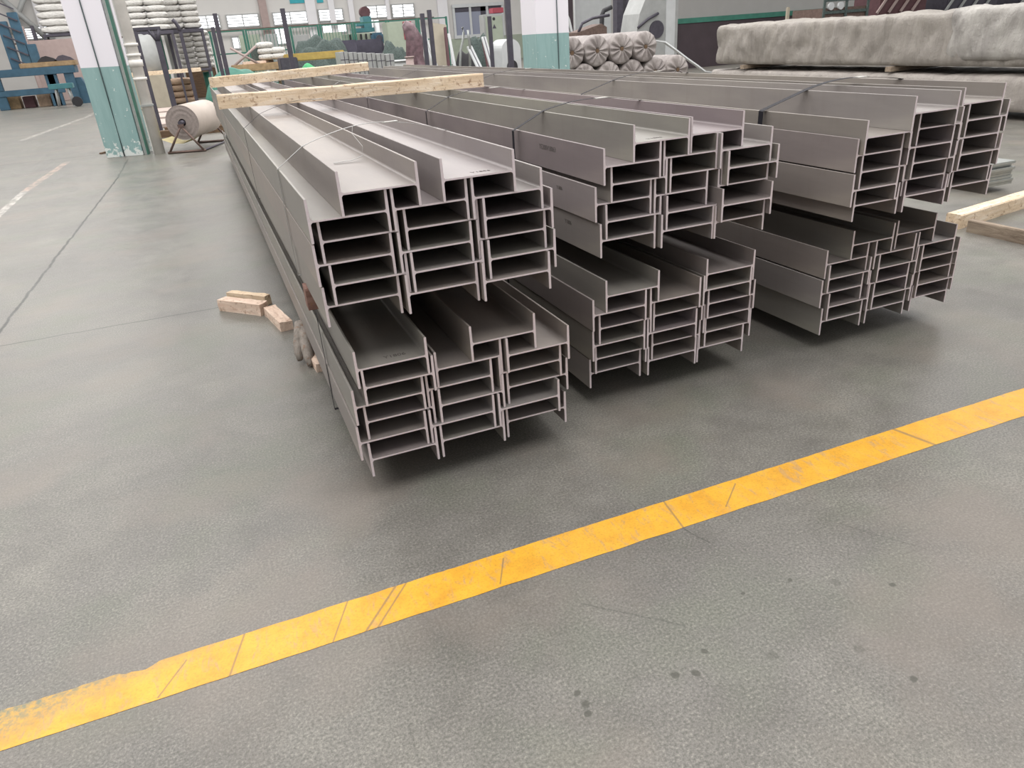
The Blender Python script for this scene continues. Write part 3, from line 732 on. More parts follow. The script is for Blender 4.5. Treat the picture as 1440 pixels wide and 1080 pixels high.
# ---- back wall, pierced by strips of windows
LEFT_WIN = [(21, 40, 47, 56, 3), (50, 37, 74, 54, 3), (273, 22, 309, 40, 2), (319, 20.5, 364, 37.5, 2), (384, 17, 432, 34, 2), (448, 13, 482, 29, 2), (515, 8, 544, 25, 2), (551, 6, 582, 24, 2),
            (327, 52, 345, 68, 0), (387, 39, 402, 62, 0), (452, 32, 487, 46, 0)]
wall = slab('wall_back', GX[0], GX[1], WALL_Y, WALL_Y + .4, 0, 9, M['cream_paint'])
slab('wall_left', GX[0] - .3, GX[0], -3, WALL_Y, 0, 9, M['cream_paint'])
for n_, (x0, y0, x1, y1, nb) in enumerate(LEFT_WIN):
    a = PY(x0, (y0 + y1) / 2, WALL_Y); b = PY(x1, (y0 + y1) / 2, WALL_Y); xm = (a.x + b.x) / 2
    zt_ = zat(xm, WALL_Y, y0); zb_ = zat(xm, WALL_Y, y1); wd = b.x - a.x; h = zt_ - zb_
    r = empty('window_%d' % (n_ + 1), (xm, WALL_Y, zb_), 0, kind='structure')
    t = MB().box((0, -.02, h / 2), (wd, .04, h)); t.build('glass_pane', M['window_light'], r)
    t = MB()
    for dx in (-wd / 2, wd / 2): t.box((dx, -.07, h / 2), (.08, .12, h + .08))
    for dz in (0, h): t.box((0, -.07, dz), (wd - .08, .11, .08))
    t.box((0, -.07, h / 2), (.07, .1, h))
    for k in range(nb + 1):
        if nb: t.box((0, -.09, h * (k + 1) / (nb + 2)), (wd, .05, .05))
    t.build('window_frame', M['grey_metal'], r)
# pilasters on the back wall
for k, (px, wpx) in enumerate(((60, 5), (128, 14), (375, 10), (441, 13), (470, 8), (497, 7), (548, 5), (624, 14))):
    x = place(px, 40, WALL_Y); wd = wpx / ppm(x, WALL_Y)
    slab('trim_%d' % (k + 1), x - wd / 2, x + wd / 2, WALL_Y - .25, WALL_Y, 0, 9, M['white_paint'] if k != 2 else M['pink_panel'])
# horizontal crane rail under the left windows and dado at the right
xa = place(15, 57, WALL_Y - 1); xb_ = place(150, 48, WALL_Y - 1)
slab('trim_9', xa, place(610, 26, WALL_Y - .6), WALL_Y - .7, WALL_Y - .5, zat(0, WALL_Y - .6, 46 + 2) , zat(0, WALL_Y - .6, 46), M['rust_steel'])
xr = place(916, 30, WALL_Y)
zg0 = zat(place(1000, 30, WALL_Y), WALL_Y, 33); zg1 = zat(place(1000, 30, WALL_Y), WALL_Y, 25)
slab('trim_10', xr, GX[1], WALL_Y - .3, WALL_Y, zg0, zg1, M['green'])
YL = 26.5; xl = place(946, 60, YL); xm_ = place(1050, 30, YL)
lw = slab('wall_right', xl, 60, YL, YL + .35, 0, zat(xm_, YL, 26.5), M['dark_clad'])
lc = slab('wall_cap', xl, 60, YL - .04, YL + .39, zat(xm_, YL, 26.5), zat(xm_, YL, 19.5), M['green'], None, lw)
# cross brace on the wall at far left
t = MB(); ww = WALL_Y - .5
t.cyl(PY(-4, -8, ww), PY(68, 56, ww), .17, n=6); t.cyl(PY(40, -22, ww), PY(16, 48, ww), .15, n=6)
o = t.build('trim_12', M['grey_metal']); o['kind'] = 'structure'
# turquoise notices high on the wall
for k, (x0, y0, x1, y1, lb) in enumerate(((408, -6, 430, 5, 'larger turquoise notice at the top edge on the back wall, cut by the frame'), (446, -6, 455, 4, 'smaller turquoise notice at the top edge, right of the larger one'))):
    a = PY(x0, y1, WALL_Y - .05); b = PY(x1, y1, WALL_Y - .05); z0 = zat(a.x, WALL_Y, y1); z1 = zat(a.x, WALL_Y, y0)
    tag(MB().box(((a.x + b.x) / 2, WALL_Y - .04, (z0 + z1) / 2), (b.x - a.x, .05, z1 - z0)).build('wall_notice', M['turquoise']), lb, 'sign')

def item(name, xb, yb, yt, wpx, Y, dep, mat, label, cat, z0=None, group=None, bev=.02, parent=None, mk='box'):
    x = place(xb, yb, Y); k = ppm(x, Y); wd = wpx / k
    zb = z0 if z0 is not None else zat(x, Y, yb); zt_ = zat(x, Y, yt); h = zt_ - zb
    t = MB()
    if mk == 'box': t.box((0, 0, h / 2), (wd, dep, h), bev=bev)
    elif mk == 'cyl': t.cyl((0, 0, 0), (0, 0, h), wd / 2, n=24)
    o = t.build(name, M[mat] if isinstance(mat, str) else mat, parent); o.location = (x, Y, zb)
    if label: tag(o, label, cat, group)
    return o, x, zb, h, wd
# ---- blue steel bench machine, far left
Yb = 44.5
xL = place(-14, 150, Yb); xR = place(122, 145, Yb); zt_ = 1.75
bm_ = empty('blue_machine', ((xL + xR) / 2, Yb, 0), 0, 'long blue steel machine bench at the far left edge', 'machine')
W2 = (xR - xL) / 2
MB().box((0, 0, zt_ - .15), (2 * W2, 1.3, .34), bev=.02).build('table_beam', M['blue'], bm_)
MB().box((-.2, -.5, .72), (2 * W2 - 1.0, .16, .28), bev=.02).build('lower_rail', M['blue'], bm_)
for x_ in (-W2 + .7, -W2 + 3.1, .9, W2 - .35):
    MB().box((x_, -.45, (zt_ - .3) / 2), (.42, .22, zt_ - .3), bev=.02).build('leg', M['blue'], bm_)
MB().prism([(W2 - .2, 0), (W2 + .55, 0), (W2 + .1, 1.2), (W2 - .2, 1.2)], 1, -.3, .3).build('end_plate', M['blue'], bm_)
MB().box((W2 - 1.1, -.1, zt_ + .13), (2.4, 1.0, .22), bev=.02).build('work_plate', M['orange'], bm_)
zm = zat(place(30, 95, Yb), Yb, 17)
for px_, pt in ((40, 17), (22, 30), (52, 62)):
    zz = zat(place(px_, 95, Yb), Yb, pt)
    MB().box((place(px_, 95, Yb) - bm_.location.x, .3, (zt_ + zz) / 2), (.42, .3, zz - zt_), bev=.02).build('mast', M['blue'], bm_)
tt = MB()
for k in range(7): tt.box((place(32, 95, Yb) - bm_.location.x, .12, zt_ + .3 + k * .5), (.9, .06, .06), (0, .5, 0))
tt.build('lattice', M['dark_steel'], bm_)
for k, (px_, mm, lb) in enumerate(((68, 'black', 'dark tool lying on the orange plate of the blue machine, left one'), (92, 'dark_steel', 'dark tool lying on the orange plate of the blue machine, right one'))):
    x = place(px_, 88, Yb); t = MB(); t.prism([(-.45, 0), (.45, 0), (.3, .14), (0, .26), (-.2, .22)], 1, -.15, .15)
    o = t.build('hand_tool', M[mm]); o.location = (x, Yb - .1, zt_ + .24); tag(o, lb, 'tool')
# cartons and scrap under the bench
for k, (px_, wpx, h, mm, lb) in enumerate(((22, 16, .62, 'orange', 'orange-brown box under the blue machine, leftmost'), (44, 14, .5, 'maroon', 'dark red box under the blue machine'), (66, 16, .75, 'sack_tan', 'tan carton under the blue machine'), (84, 10, .5, 'beige_board', 'beige carton under the blue machine'))):
    x = place(px_, 146, Yb + .6); wd = wpx / ppm(x, Yb)
    t = MB().box((0, 0, h / 2), (wd, .7, h), bev=.02); o = t.build('scrap_box', M[mm]); o.location = (x, Yb + .55, 0); MB().box((0, 0, h + .012), (wd * 1.02, .72, .02)).build('lid', M[mm], o)
    tag(o, lb, 'box')
x = place(93, 143, 41.5)
r = empty('tool_trolley', (x, 41.5, 0), 0, 'small dark tool trolley in front of the blue machine', 'trolley')
MB().box((0, 0, .92), (1.0, .6, .22), bev=.02).build('tray', M['teal'], r)
for sx in (-.32, .32):
    for sy in (-.2, .2): MB().cyl((sx, sy, .08), (sx * .8, sy, .82), .05, n=8).build('leg', M['grey_metal'], r)
MB().cyl((.5, -.3, .22), (.5, -.18, .22), .22, n=20).build('wheel', M['black'], r)
# pinkish board behind the bench
item('pink_board', 80, 96, 56, 60, 50, .12, 'pink_panel', 'large pinkish board standing behind the blue machine', 'board', z0=0)
item('grey_upright', 49, 96, 37, 5, 49, .25, 'pink_panel', 'slim pale post standing left of the pinkish board', 'post', z0=0)
item('dark_upright', 52, 60, 36, 4, 51, .25, 'dark_steel', 'slim dark post in front of the left windows', 'post', z0=0)

# ---- sacks
def sack_mesh():
    bm = bmesh.new(); nx, ny = 12, 8; nz = 5
    bmesh.ops.create_cube(bm, size=1); bmesh.ops.subdivide_edges(bm, edges=bm.edges, cuts=5, use_grid_fill=True)
    for v in bm.verts:
        x, y, z = v.co * 2; e = 1 - .28 * abs(x) ** 3 - .16 * abs(y) ** 3; rz = max(.35, e)
        k = 1 - .10 * (abs(z) ** 2)
        v.co = Vector((x * k * .5, y * k * .5, z * rz * .5)) + Vector([noise.noise(v.co * 5 + Vector((i * 9, 0, 0))) for i in range(3)]) * .04
    for f in bm.faces: f.smooth = True
    me = bpy.data.meshes.new('sack'); bm.to_mesh(me); bm.free(); me.materials.append(M['sack']); return me
SACK = sack_mesh()
LAY = ['bottom layer', 'second layer', 'third layer', 'fourth layer', 'fifth layer', 'sixth layer', 'seventh layer', 'eighth layer', 'ninth layer', 'tenth layer']
def sacks(x, Y, z0, cols, layers, sw, sd, sh, where, mat=None):
    for k in range(layers):
        for c in range(cols):
            o = link('sack', SACK, M['sack'])
            o.location = (x + (c - (cols - 1) / 2) * sw * 1.0, Y + random.uniform(-.03, .03), z0 + sh * .5 + k * sh * .97)
            o.scale = (sw * 1.02, sd, sh * 1.06); o.rotation_euler = (0, 0, random.uniform(-.03, .03) + (PI if (k + c) % 2 else 0))
            cc = '' if cols == 1 else (' left,' if c == 0 else ' right,' if c == cols - 1 else ' middle,')
            tag(o, 'white woven sack,%s %s of %s' % (cc, LAY[min(k, 9)], where), 'sack', 'sacks in ' + where)
def shelf(x, Y, wd, dep, z, label, mat='dark_steel'):
    r = empty('storage_shelf', (x, Y, 0), 0, label, 'shelf')
    MB().box((0, 0, z - .08), (wd, dep, .14), bev=.01).build('deck', M[mat], r)
    for sx in (-1, 1):
        for sy in (-1, 1): MB().box((sx * (wd / 2 - .06), sy * (dep / 2 - .06), (z - .15) / 2), (.1, .1, z - .15)).build('leg', M[mat], r)
    return r
Ya = 51.5; xa = place(88, 48, Ya); za = zat(xa, Ya, 47)
shelf(xa, Ya, 1.8, 1.3, za, 'dark shelf carrying the stack of sacks left of the left column')
sacks(xa - .1, Ya, za, 1, 8, 1.6, 1.1, .38, 'the stack left of the left column')
Ya = 36.0; xa = place(212, 43, Ya); za = zat(xa, Ya, 44)
shelf(xa, Ya, 1.7, 1.3, za, 'dark shelf carrying the sacks right of the drain pipe')
sacks(xa - .02, Ya, za, 2, 8, .78, 1.1, .235, 'the stack right of the drain pipe')
x2 = place(259, 40, Ya + 1.5); z2 = zat(x2, Ya + 1.5, 41)
shelf(x2, Ya + 1.5, 1.5, 1.3, z2, 'dark shelf carrying the second raised stack of sacks')
sacks(x2 - .02, Ya + 1.5, z2, 2, 8, .72, 1.1, .235, 'the second raised stack, right of the pale pilaster')
x3 = place(283, 112, 39.6)
item('storage_pallet', 284, 110, 96, 40, 39.6, 1.3, 'dark_wood', 'dark pallet under the low stack of sacks by the green drum', 'pallet', z0=0)
zp = zat(x3, 39.6, 96)
sacks(x3, 39.6, zp, 2, 7, .72, 1.2, .23, 'the low stack behind the green drum')
# hall column between the raised stacks
x = place(238, 50, 38.5)
o = slab('trim_13', x - .22, x + .22, 38.3, 38.8, 0, 9, M['cream_paint'])
item('green_upright', 234, 95, 47, 6, 38, .3, 'green', 'green steel post below the raised stacks', 'post', z0=0)
# grey covered heap and tan sacks under the shelves
def heap(name, x, Y, wx, wy, h, mat, label, cat, seed=0, peak=1.0, amp=.12, z0=0, parent=None):
    bm = bmesh.new(); nr, na = 9, 26; prev = None
    for i in range(nr + 1):
        t = i / nr; ring = []
        for j in range(na):
            a = 2 * PI * j / na; rr = t
            hz = h * (1 - t ** peak); nn = noise.noise(Vector((math.cos(a) * t * 2.2, math.sin(a) * t * 2.2, seed))) * amp
            ring.append(bm.verts.new((math.cos(a) * rr * wx / 2 * (1 + nn * .5), math.sin(a) * rr * wy / 2 * (1 + nn * .5), max(0, hz + nn * h * (1 if t < .95 else 0)))))
            if i == 0: break
        if i == 1:
            for j in range(na): f = bm.faces.new((prev[0], ring[j], ring[(j + 1) % na])); f.smooth = True
        elif i > 1:
            for j in range(na): f = bm.faces.new((prev[j], ring[j], ring[(j + 1) % na], prev[(j + 1) % na])); f.smooth = True
        prev = ring
    bm.faces.new(prev); bmesh.ops.recalc_face_normals(bm, faces=bm.faces)
    me = bpy.data.meshes.new(name); bm.to_mesh(me); bm.free(); o = link(name, me, M[mat], parent); o.location = (x, Y, z0)
    if label: tag(o, label, cat)
    return o
Yh = 34
xh = place(212, 100, Yh)
r, xx, zb, hh, wd = item('storage_pallet', 213, 128, 106, 46, Yh, 1.3, 'beige_board', 'pale pallet load under the grey covered heap', 'pallet', z0=0)
timber(xx - .9, xx + 2.0, Yh - .56, Yh - .56, hh, .12, .14, M['pine'], 'yellowish timber laid across the pallet load below the raised sacks')
heap('covered_heap', xx - .05, Yh + .05, 1.55, 1.2, zat(xx, Yh, 50) - hh, 'grey_metal', 'grey sheet-covered heap below the raised sacks', 'covered heap', 4, 7, .07, z0=hh)
x4 = place(255, 124, 35.2)
for k in range(4):
    o = link('flat_sack', SACK, M['sack_tan']); o.data = SACK.copy(); o.data.materials.clear(); o.data.materials.append(M['sack_tan'])
    o.location = (x4, 35.2, .14 + k * .24); o.scale = (.95, 1.1, .27); tag(o, 'tan sack in the short pile by the pale pilaster, %s' % ['bottom one', 'second from bottom', 'third from bottom', 'topmost'][k], 'sack', 'tan sacks')
# green drum, dark small table
item('green_drum', 297, 124, 101, 13, 34.6, .5, 'green', 'green drum in front of the low stack of sacks', 'drum', z0=0, mk='cyl')
xt = place(279, 122, 34.2); r = empty('steel_table', (xt, 34.2, 0), 0, 'small dark steel table left of the green drum', 'table')
ztb = zat(xt, 34.2, 97)
MB().box((0, 0, ztb - .04), (1.3, .7, .08), bev=.01).build('table_top', M['dark_steel'], r)
for sx in (-.55, .55):
    for sy in (-.28, .28): MB().box((sx, sy, (ztb - .08) / 2), (.07, .07, ztb - .08)).build('leg', M['dark_steel'], r)

# ---- orange cart with planks and sacks
Yc = 33.0; xc0 = place(327, 97, Yc); xc1 = place(402, 90, Yc); xcm = (xc0 + xc1) / 2; cw = xc1 - xc0
zc = zat(xcm, Yc, 90)
r = empty('orange_cart', (xcm, Yc, 0), 0, 'orange flat cart loaded with planks beyond the left timber', 'cart')
MB().box((0, 0, zc - .1), (cw, 1.4, .26), bev=.02).build('deck', M['orange'], r)
for sx in (-cw / 2 + .3, cw / 2 - .3):
    for sy in (-.5, .5): MB().cyl((sx, sy - .05, .2), (sx, sy + .05, .2), .2, n=20).build('wheel', M['black'], r)
    MB().box((sx, 0, (zc - .2) / 2 + .1), (.12, 1.0, zc - .3)).build('axle_frame', M['orange'], r)
t = MB(); zt2 = zat(xc0, Yc, 68)
t.cyl((-cw / 2 + .05, -.6, zc), (-cw / 2 + 1.0, -.6, zt2), .05, n=6); t.cyl((-cw / 2 + 1.0, -.6, zc), (-cw / 2 + .05, -.6, zt2), .05, n=6)
t.build('cross_brace', M['pink_panel'], r)
for k in range(5):
    timber(xcm - cw / 2 + .4 + k * .1, xcm + cw / 2 - .9 + k * .12, Yc - .55 + k * .25, Yc - .5 + k * .25, zc + .03, .2, .09, M['pine_pink'], 'short reddish plank on the orange cart, %s' % ['nearest', 'second', 'third', 'fourth', 'farthest'][k], 'plank', 'plank', 'planks on the orange cart', 6)
for k, (px_, ly) in enumerate(((375, 3), (391, 2))):
    xs_ = place(px_, 84, Yc + .1)
    for q_ in range(ly):
        o = link('flat_sack', SACK, M['sack']); o.location = (xs_, Yc + .1, zc + .12 + .12 + q_ * .21); o.scale = (.60, 1.0, .24)
        tag(o, 'pale sack on the orange cart, %s pile, %s' % (['left', 'right'][k], ['bottom', 'middle', 'top'][q_] if ly == 3 else ['bottom', 'top'][q_]), 'sack', 'sacks on the orange cart')
item('grey_box', 361, 82, 68, 12, Yc + .2, .5, 'mesh_green', 'dull green box on the orange cart', 'box', z0=zc + .12)
# green sheeting below cart, bright green tarp
x = place(330, 107, 31); heap('green_sheet', x, 31, 2.6, 1.6, zat(x, 31, 97), 'green', 'dark green sheeting heaped in front of the orange cart', 'tarp', 2, 3)
x = place(436, 97, 28.0); heap('green_tarp', x, 28.0, 1.5, 1.2, zat(x, 28.0, 89), 'bright_green', 'bright green tarp heap right of the forklift', 'tarp', 7, 2)
# small stacker truck
xf = place(407, 100, 29.8); r = empty('pallet_stacker', (xf, 29.8, 0), 0, 'dark pallet stacker with a yellow boom beyond the left timber', 'stacker')
zf = zat(xf, 29.8, 81)
MB().box((0, 0, zf * .5 + .1), (.62, .9, zf - .2), bev=.03).build('body', M['dark_steel'], r)
for sx in (-.22, .12): MB().cyl((sx, -.5, .16), (sx, -.38, .16), .16, n=16).build('wheel', M['white_metal'], r)
MB().box((1.0, .1, zf - .02), (2.2, .3, .26), bev=.03).build('boom', M['yellow'], r)

# ---- green fence panels
Yf = 40.0
fx = [place(p_, 60, Yf) for p_ in (233, 300, 347, 410, 452, 500, 548, 590, 632)]
for k in range(len(fx) - 1):
    a, b = fx[k], fx[k + 1]; xm = (a + b) / 2; zt_ = 2.75; wd = b - a
    r = empty('wire_fence', (xm, Yf, 0), 0, 'green wire fence panel in the background, number %s from left' % ['one', 'two', 'three', 'four', 'five', 'six', 'seven', 'eight'][k], 'fence panel', 'green fence panels')
    r['label'] = 'green fence panel, %s of the eight from left to right' % ['first', 'second', 'third', 'fourth', 'fifth', 'sixth', 'seventh', 'last'][k]
    for sx in (-wd / 2 + .06, wd / 2 - .06): MB().box((sx, 0, zt_ / 2), (.09, .09, zt_)).build('post', M['green'], r)
    for z_ in (.3, zt_ - .05, 1.75): MB().box((0, 0, z_), (wd - .2, .05, .06)).build('rail', M['green'], r)
    if k in (0, 2, 3, 4):
        t = MB(); nb = int(wd / .16)
        for i in range(nb): t.box((-wd / 2 + .1 + (i + .5) * (wd - .2) / nb, 0, zt_ / 2 + .1), (.022, .02, zt_ - .35))
        o = t.build('wire_bars', M['green'], r); o['kind'] = 'stuff'

# ---- machines in the middle distance
item('fence_screen', 353, 66, 49, 27, 44, .2, 'grey_green', 'grey-green panel behind the fence above the orange cart', 'panel', z0=0)
item('steel_cabinet', 384, 68, 48, 15, 43, .8, 'grey_metal', 'grey cabinet behind the orange cart', 'cabinet', z0=0)
item('grey_screen', 428, 80, 49, 21, 39, .15, 'grey_metal', 'pale grey screen left of the dark covered machine', 'screen', z0=0)
item('rust_panel', 430, 80, 62, 7, 38.5, .2, 'rust_steel', 'narrow rusty panel beside the pale screen', 'panel', z0=0)
item('beige_cabinet', 468, 58, 46, 24, 43, 1.0, 'grey_green', 'long low beige cabinet behind the dark covered machine', 'cabinet', z0=0)
x = place(462, 88, 36); heap('net_heap', x - .3, 36.2, 3.0, 1.8, zat(x, 36, 58), 'mesh_green', 'wide dark green net heap behind the grey crates', 'net', 11, 5, .3)
x = place(453, 94, 33.2); heap('net_heap', x, 33.2, 1.7, 1.2, zat(x, 33.2, 73), 'mesh_green', 'pointed grey-green net heap left of the grey crates', 'net', 5, .95, .2)
item('covered_machine', 486, 80, 57, 36, 37.5, 1.2, 'dark_tarp', 'low machine under a dark purple cover, left one', 'machine', z0=0, bev=.12)
item('covered_machine', 519, 80, 55.5, 40, 38.5, 1.2, 'dark_tarp', 'low machine under a dark purple cover, right one', 'machine', z0=0, bev=.12)
# press with row of levers
r = empty('teal_press', (place(508, 55, 41), 41, 0), 0, 'teal press with a row of black levers behind the dark covers', 'machine')
k_ = ppm(r.location.x, 41); X0 = r.location.x
def rel_box(nm, x0, x1, y0, y1, dep, mat, dy=0):
    xx0 = place(x0, (y0 + y1) / 2, 41); xx1 = place(x1, (y0 + y1) / 2, 41); za_, zb_ = zat(X0, 41, y1), zat(X0, 41, y0)
    return MB().box(((xx0 + xx1) / 2 - X0, dy, (za_ + zb_) / 2), (xx1 - xx0, dep, zb_ - za_), bev=.02).build(nm, M[mat], r)
rel_box('bed', 483, 528, 47, 113, 1.2, 'grey_green'); rel_box('table', 496, 524, 40, 46, 1.0, 'teal'); rel_box('head', 509, 520, 24, 40, .9, 'teal'); rel_box('arm', 500, 512, 32, 37, .7, 'teal')
for px_ in (489, 497, 504, 511, 518):
    rel_box('lever', px_ - 1.2, px_ + 1.2, 48, 56, .12, 'black', -.7)
MB().cyl((place(513, 20, 41) - X0, -.2, zat(X0, 41, 18)), (place(513, 20, 41) - X0, .2, zat(X0, 41, 18)), .26, n=20).build('flywheel', M['maroon'], r)
for k, px_ in enumerate((523, 531)):
    item('white_drum', px_, 44, 28, 7, 42.5, .4, 'white_metal', 'white upright tank behind the blue motor, %s one' % ['left', 'right'][k], 'tank', z0=0, mk='cyl')
r2, x, zb, hh, wd = item('blue_motor', 532, 62, 46, 15, 38.6, .7, 'blue', 'blue motor housing on the right dark covered machine', 'motor', bev=.08)
MB().cyl((0, -.38, hh / 2), (0, -.46, hh / 2), hh * .3, n=16).build('fan_cover', M['dark_steel'], r2)
# control desk with red panel
r, x, zb, hh, wd = item('control_desk', 562, 76, 31, 34, 36.5, .9, 'grey_green', 'large beige machine housing with a red panel right of the blue motor', 'machine', z0=0, bev=.03)
k_ = ppm(x, 36.5)
MB().box((.35 * wd, -.47, zat(x, 36.5, 44)), (12 / k_, .05, 22 / k_), bev=.01).build('red_panel', M['red'], r)
t = MB()
for k in range(4): t.box((0, -.47, .35 + k * .3), (wd * .8, .04, .05))
t.build('vent_slots', M['dark_steel'], r)
x = place(556, 88, 34); heap('scrap_heap', x, 34, 1.9, 1.2, zat(x, 34, 64), 'mesh_green', 'heap of dark green parts right of the grey crates', 'scrap heap', 21, 2.5, .5)
x = place(562, 90, 31.5); r = empty('metal_basin', (x, 31.5, 0), 0, 'shallow pale metal basin right of the grey crates', 'basin')
MB().cyl((0, 0, .0), (0, 0, zat(x, 31.5, 86)), .55, .75, n=28).build('bowl', M['grey_metal'], r); MB().cyl((0, 0, zat(x, 31.5, 86)), (0, 0, zat(x, 31.5, 86) + .04), .78, n=28).build('rim', M['white_metal'], r)
# grey crates in a row
Yk = 27.5; n_c = 6; xk0 = place(476, 88, Yk); xk1 = place(546, 88, Yk); cwk = (xk1 - xk0) / n_c
for k in range(n_c):
    yy = Yk - k * .10; xx = xk0 + (k + .5) * cwk
    zz = zat(xx, yy, 73 + k * .6)
    r = empty('grey_crate', (xx, yy, 0), 0, 'pale grey banded crate in the row beyond the beams, %s from left' % ['first', 'second', 'third', 'fourth', 'fifth', 'last'][k], 'crate', 'pale grey crates')
    MB().box((0, 0, zz / 2), (cwk * .96, .9, zz), bev=.015).build('box', M['grey_metal'], r)
    t = MB()
    for q_ in range(4): t.box((0, -.452, zz * (q_ + .7) / 4.4), (cwk * .96, .01, .02))
    t.box((0, -.452, zz / 2), (.02, .012, zz)); t.build('band', M['dark_steel'], r)
# pink film-wrapped pillar and bucket
x = place(586, 92, 29.5); zz = zat(x, 29.5, 32)
t = MB(); t.tube([(0, 0, 0), (.05, 0, .6), (-.03, 0, 1.2), (.02, 0, zz * .75), (-.1, 0, zz * .93), (-.3, 0, zz)], [.32, .34, .30, .33, .26, .12], 14)
for v in t.bm.verts: v.co += Vector((noise.noise(v.co * 4), noise.noise(v.co * 4 + Vector((3, 1, 0))), 0)) * .09
o = t.build('wrapped_pillar', M['pink_wrap']); o.location = (x, 29.5, 0); tag(o, 'tall reddish machine part wrapped in clear film', 'wrapped part')
r, x, zb, hh, wd = item('plastic_bucket', 577, 92, 81, 11, 27.5, .4, 'pink_panel', 'pale pink bucket at the foot of the film-wrapped part', 'bucket', z0=0, mk='cyl')
MB().cyl((0, 0, hh), (0, 0, hh + .04), wd / 2 + .03, n=24).build('rim', M['pink_panel'], r)

# ---- leaning boards near the right column
def leaning(name, xb, yb, xt, yt, wpx, Y, th, mat, label, cat, dy=.5, split=0, grp='boards leaning near the right column'):
    """board leaning backwards: foot at (xb,yb) pixel column, top towards (xt,yt), foot on the floor"""
    a = PY(xb, yb, Y); b = PY(xt, yt, Y + dy)
    d = (b - a); t0 = a.z / -d.z if d.z else 0; foot = a + d * (-a.z / d.z); L = (b - foot).length
    u = (b - foot).normalized(); wd = wpx / ppm(a.x, Y)
    sx = Vector((0, 1, 0)).cross(u).normalized(); sy = u.cross(sx)
    rot = Matrix((sx, sy, u)).transposed(); dd = Vector((0, 0, abs(sx.z) * wd / 2 + abs(sy.z) * th / 2))
    t = MB().box((0, 0, L / 2), (wd, th, L), bev=min(.01, th / 4))
    if split: t.box((wd * .0, -th / 2 - .004, L / 2), (.02, .01, L * .98), mi=1)
    o = t.build(name, [M[mat], M['dark_steel']] if split else M[mat]); o.matrix_world = Matrix.Translation(foot + dd) @ rot.to_4x4()
    return tag(o, label, cat, grp)
leaning('white_strip', 610, 92, 593, 46, 2.5, 21.0, .03, 'white_metal', 'thin white strip leaning left of the brown slab, left one', 'strip')
leaning('white_strip', 614, 92, 598, 50, 2.5, 21.2, .03, 'white_metal', 'thin white strip leaning left of the brown slab, right one', 'strip')
leaning('brown_slab', 622, 92, 618, 37, 20, 22.3, .08, 'beige_board', 'wide brown board leaning near the right column', 'board')
leaning('maroon_strip', 631, 92, 626, 40, 4, 22.0, .08, 'maroon', 'dark maroon strip against the edge of the wide brown board', 'strip')
leaning('white_plank', 639, 91, 631, 48, 4, 21.4, .04, 'white_metal', 'white plank leaning right of the maroon strip', 'plank')
leaning('white_plank', 673, 94, 660, 67, 8, 20.6, .06, 'white_metal', 'short white double plank leaning in front of the office window', 'plank', split=1)
leaning('white_plank', 692, 95, 680, 53, 7, 20.8, .06, 'white_metal', 'tall white double plank leaning left of the pale round hood', 'plank', split=1)
leaning('maroon_strip', 686, 95, 679, 60, 3, 21.2, .05, 'maroon', 'dark maroon strip left of the tall white double plank', 'strip')
x = place(647, 94, 21.0)
t = MB(); pz = lambda px, py: PY(px, py, 21.0)
f_ = pz(647, 94); t.tube([(f_.x, 21, 0), pz(647, 92), pz(648, 70), pz(651, 56), pz(652, 46), pz(650, 38)], .035, 8)
tag(t.build('bent_pipe', M['galv']), 'bent silver pipe standing right of the white plank', 'pipe')
t = MB(); f_ = pz(662, 66); t.tube([(f_.x, 21.3, 0), (f_.x, 21.3, .6), pz(661, 66), pz(659, 52), pz(658, 42)], .035, 8)
tag(t.build('bent_pipe', M['galv']), 'thin silver pipe behind the short white double plank', 'pipe')
# pale round hood with a dark opening
x = place(712, 94, 23.5); k_ = ppm(x, 23.5); R_ = 14 / k_; zt_ = zat(x, 23.5, 55)
r = empty('round_hood', (x, 23.5, 0), 0, 'pale round-topped metal hood left of the right column', 'hood')
pr = [(-R_, 0), (-R_, zt_ - R_)] + [(math.cos(a) * R_, zt_ - R_ + math.sin(a) * R_) for a in [PI - PI * i / 14 for i in range(1, 14)]] + [(R_, zt_ - R_), (R_, 0)]
MB().prism(pr, 1, -.5, .5).build('shell', M['white_metal'], r)
pr2 = [(p_[0] * .55, p_[1] * .62) for p_ in pr]
MB().prism(pr2, 1, -.53, -.5).build('opening', M['black'], r)
x = place(655, 93, 23); heap('dark_tyre_heap', x, 23, 1.2, .8, zat(x, 23, 78), 'black', 'dark rounded heap behind the bent silver pipe', 'heap', 31, 3, .2)
x = place(676, 93, 24.5); heap('parts_heap', x, 24.5, 1.5, 1.0, zat(x, 24.5, 62), 'mesh_green', 'heap of small grey parts behind the white double planks', 'heap', 36, 3, .5)

# ---- office window and control cabinet
r = empty('window_12', (0, WALL_Y, 0), 0, kind='structure')
a = PY(638, 30, WALL_Y); b = PY(706, 26, WALL_Y); xm = (a.x + b.x) / 2; r.location.x = xm; wd = b.x - a.x
z1 = zat(xm, WALL_Y, 7); z0 = zat(xm, WALL_Y, 50); h = z1 - z0
MB().box((0, -.1, (z0 + z1) / 2), (wd, .06, h)).build('glass_pane', M['office_glass'], r)
t = MB()
for u in (0, .33, .68, 1): t.box((-wd / 2 + wd * u, -.16, (z0 + z1) / 2), (.16, .14, h + .2))
for z_ in (z0, z1): t.box((0, -.17, z_), (wd + .2, .18, .22))
t.build('window_frame', M['white_metal'], r)
t = MB()
t.box((0, -.135, z1 - h * .1), (wd, .03, h * .2)); t.box((wd * .1, -.135, (z0 + z1) / 2), (wd * .10, .03, h * .9))
t.build('curtain', M['dark_steel'], r)
zd = zat(xm, WALL_Y, 52)
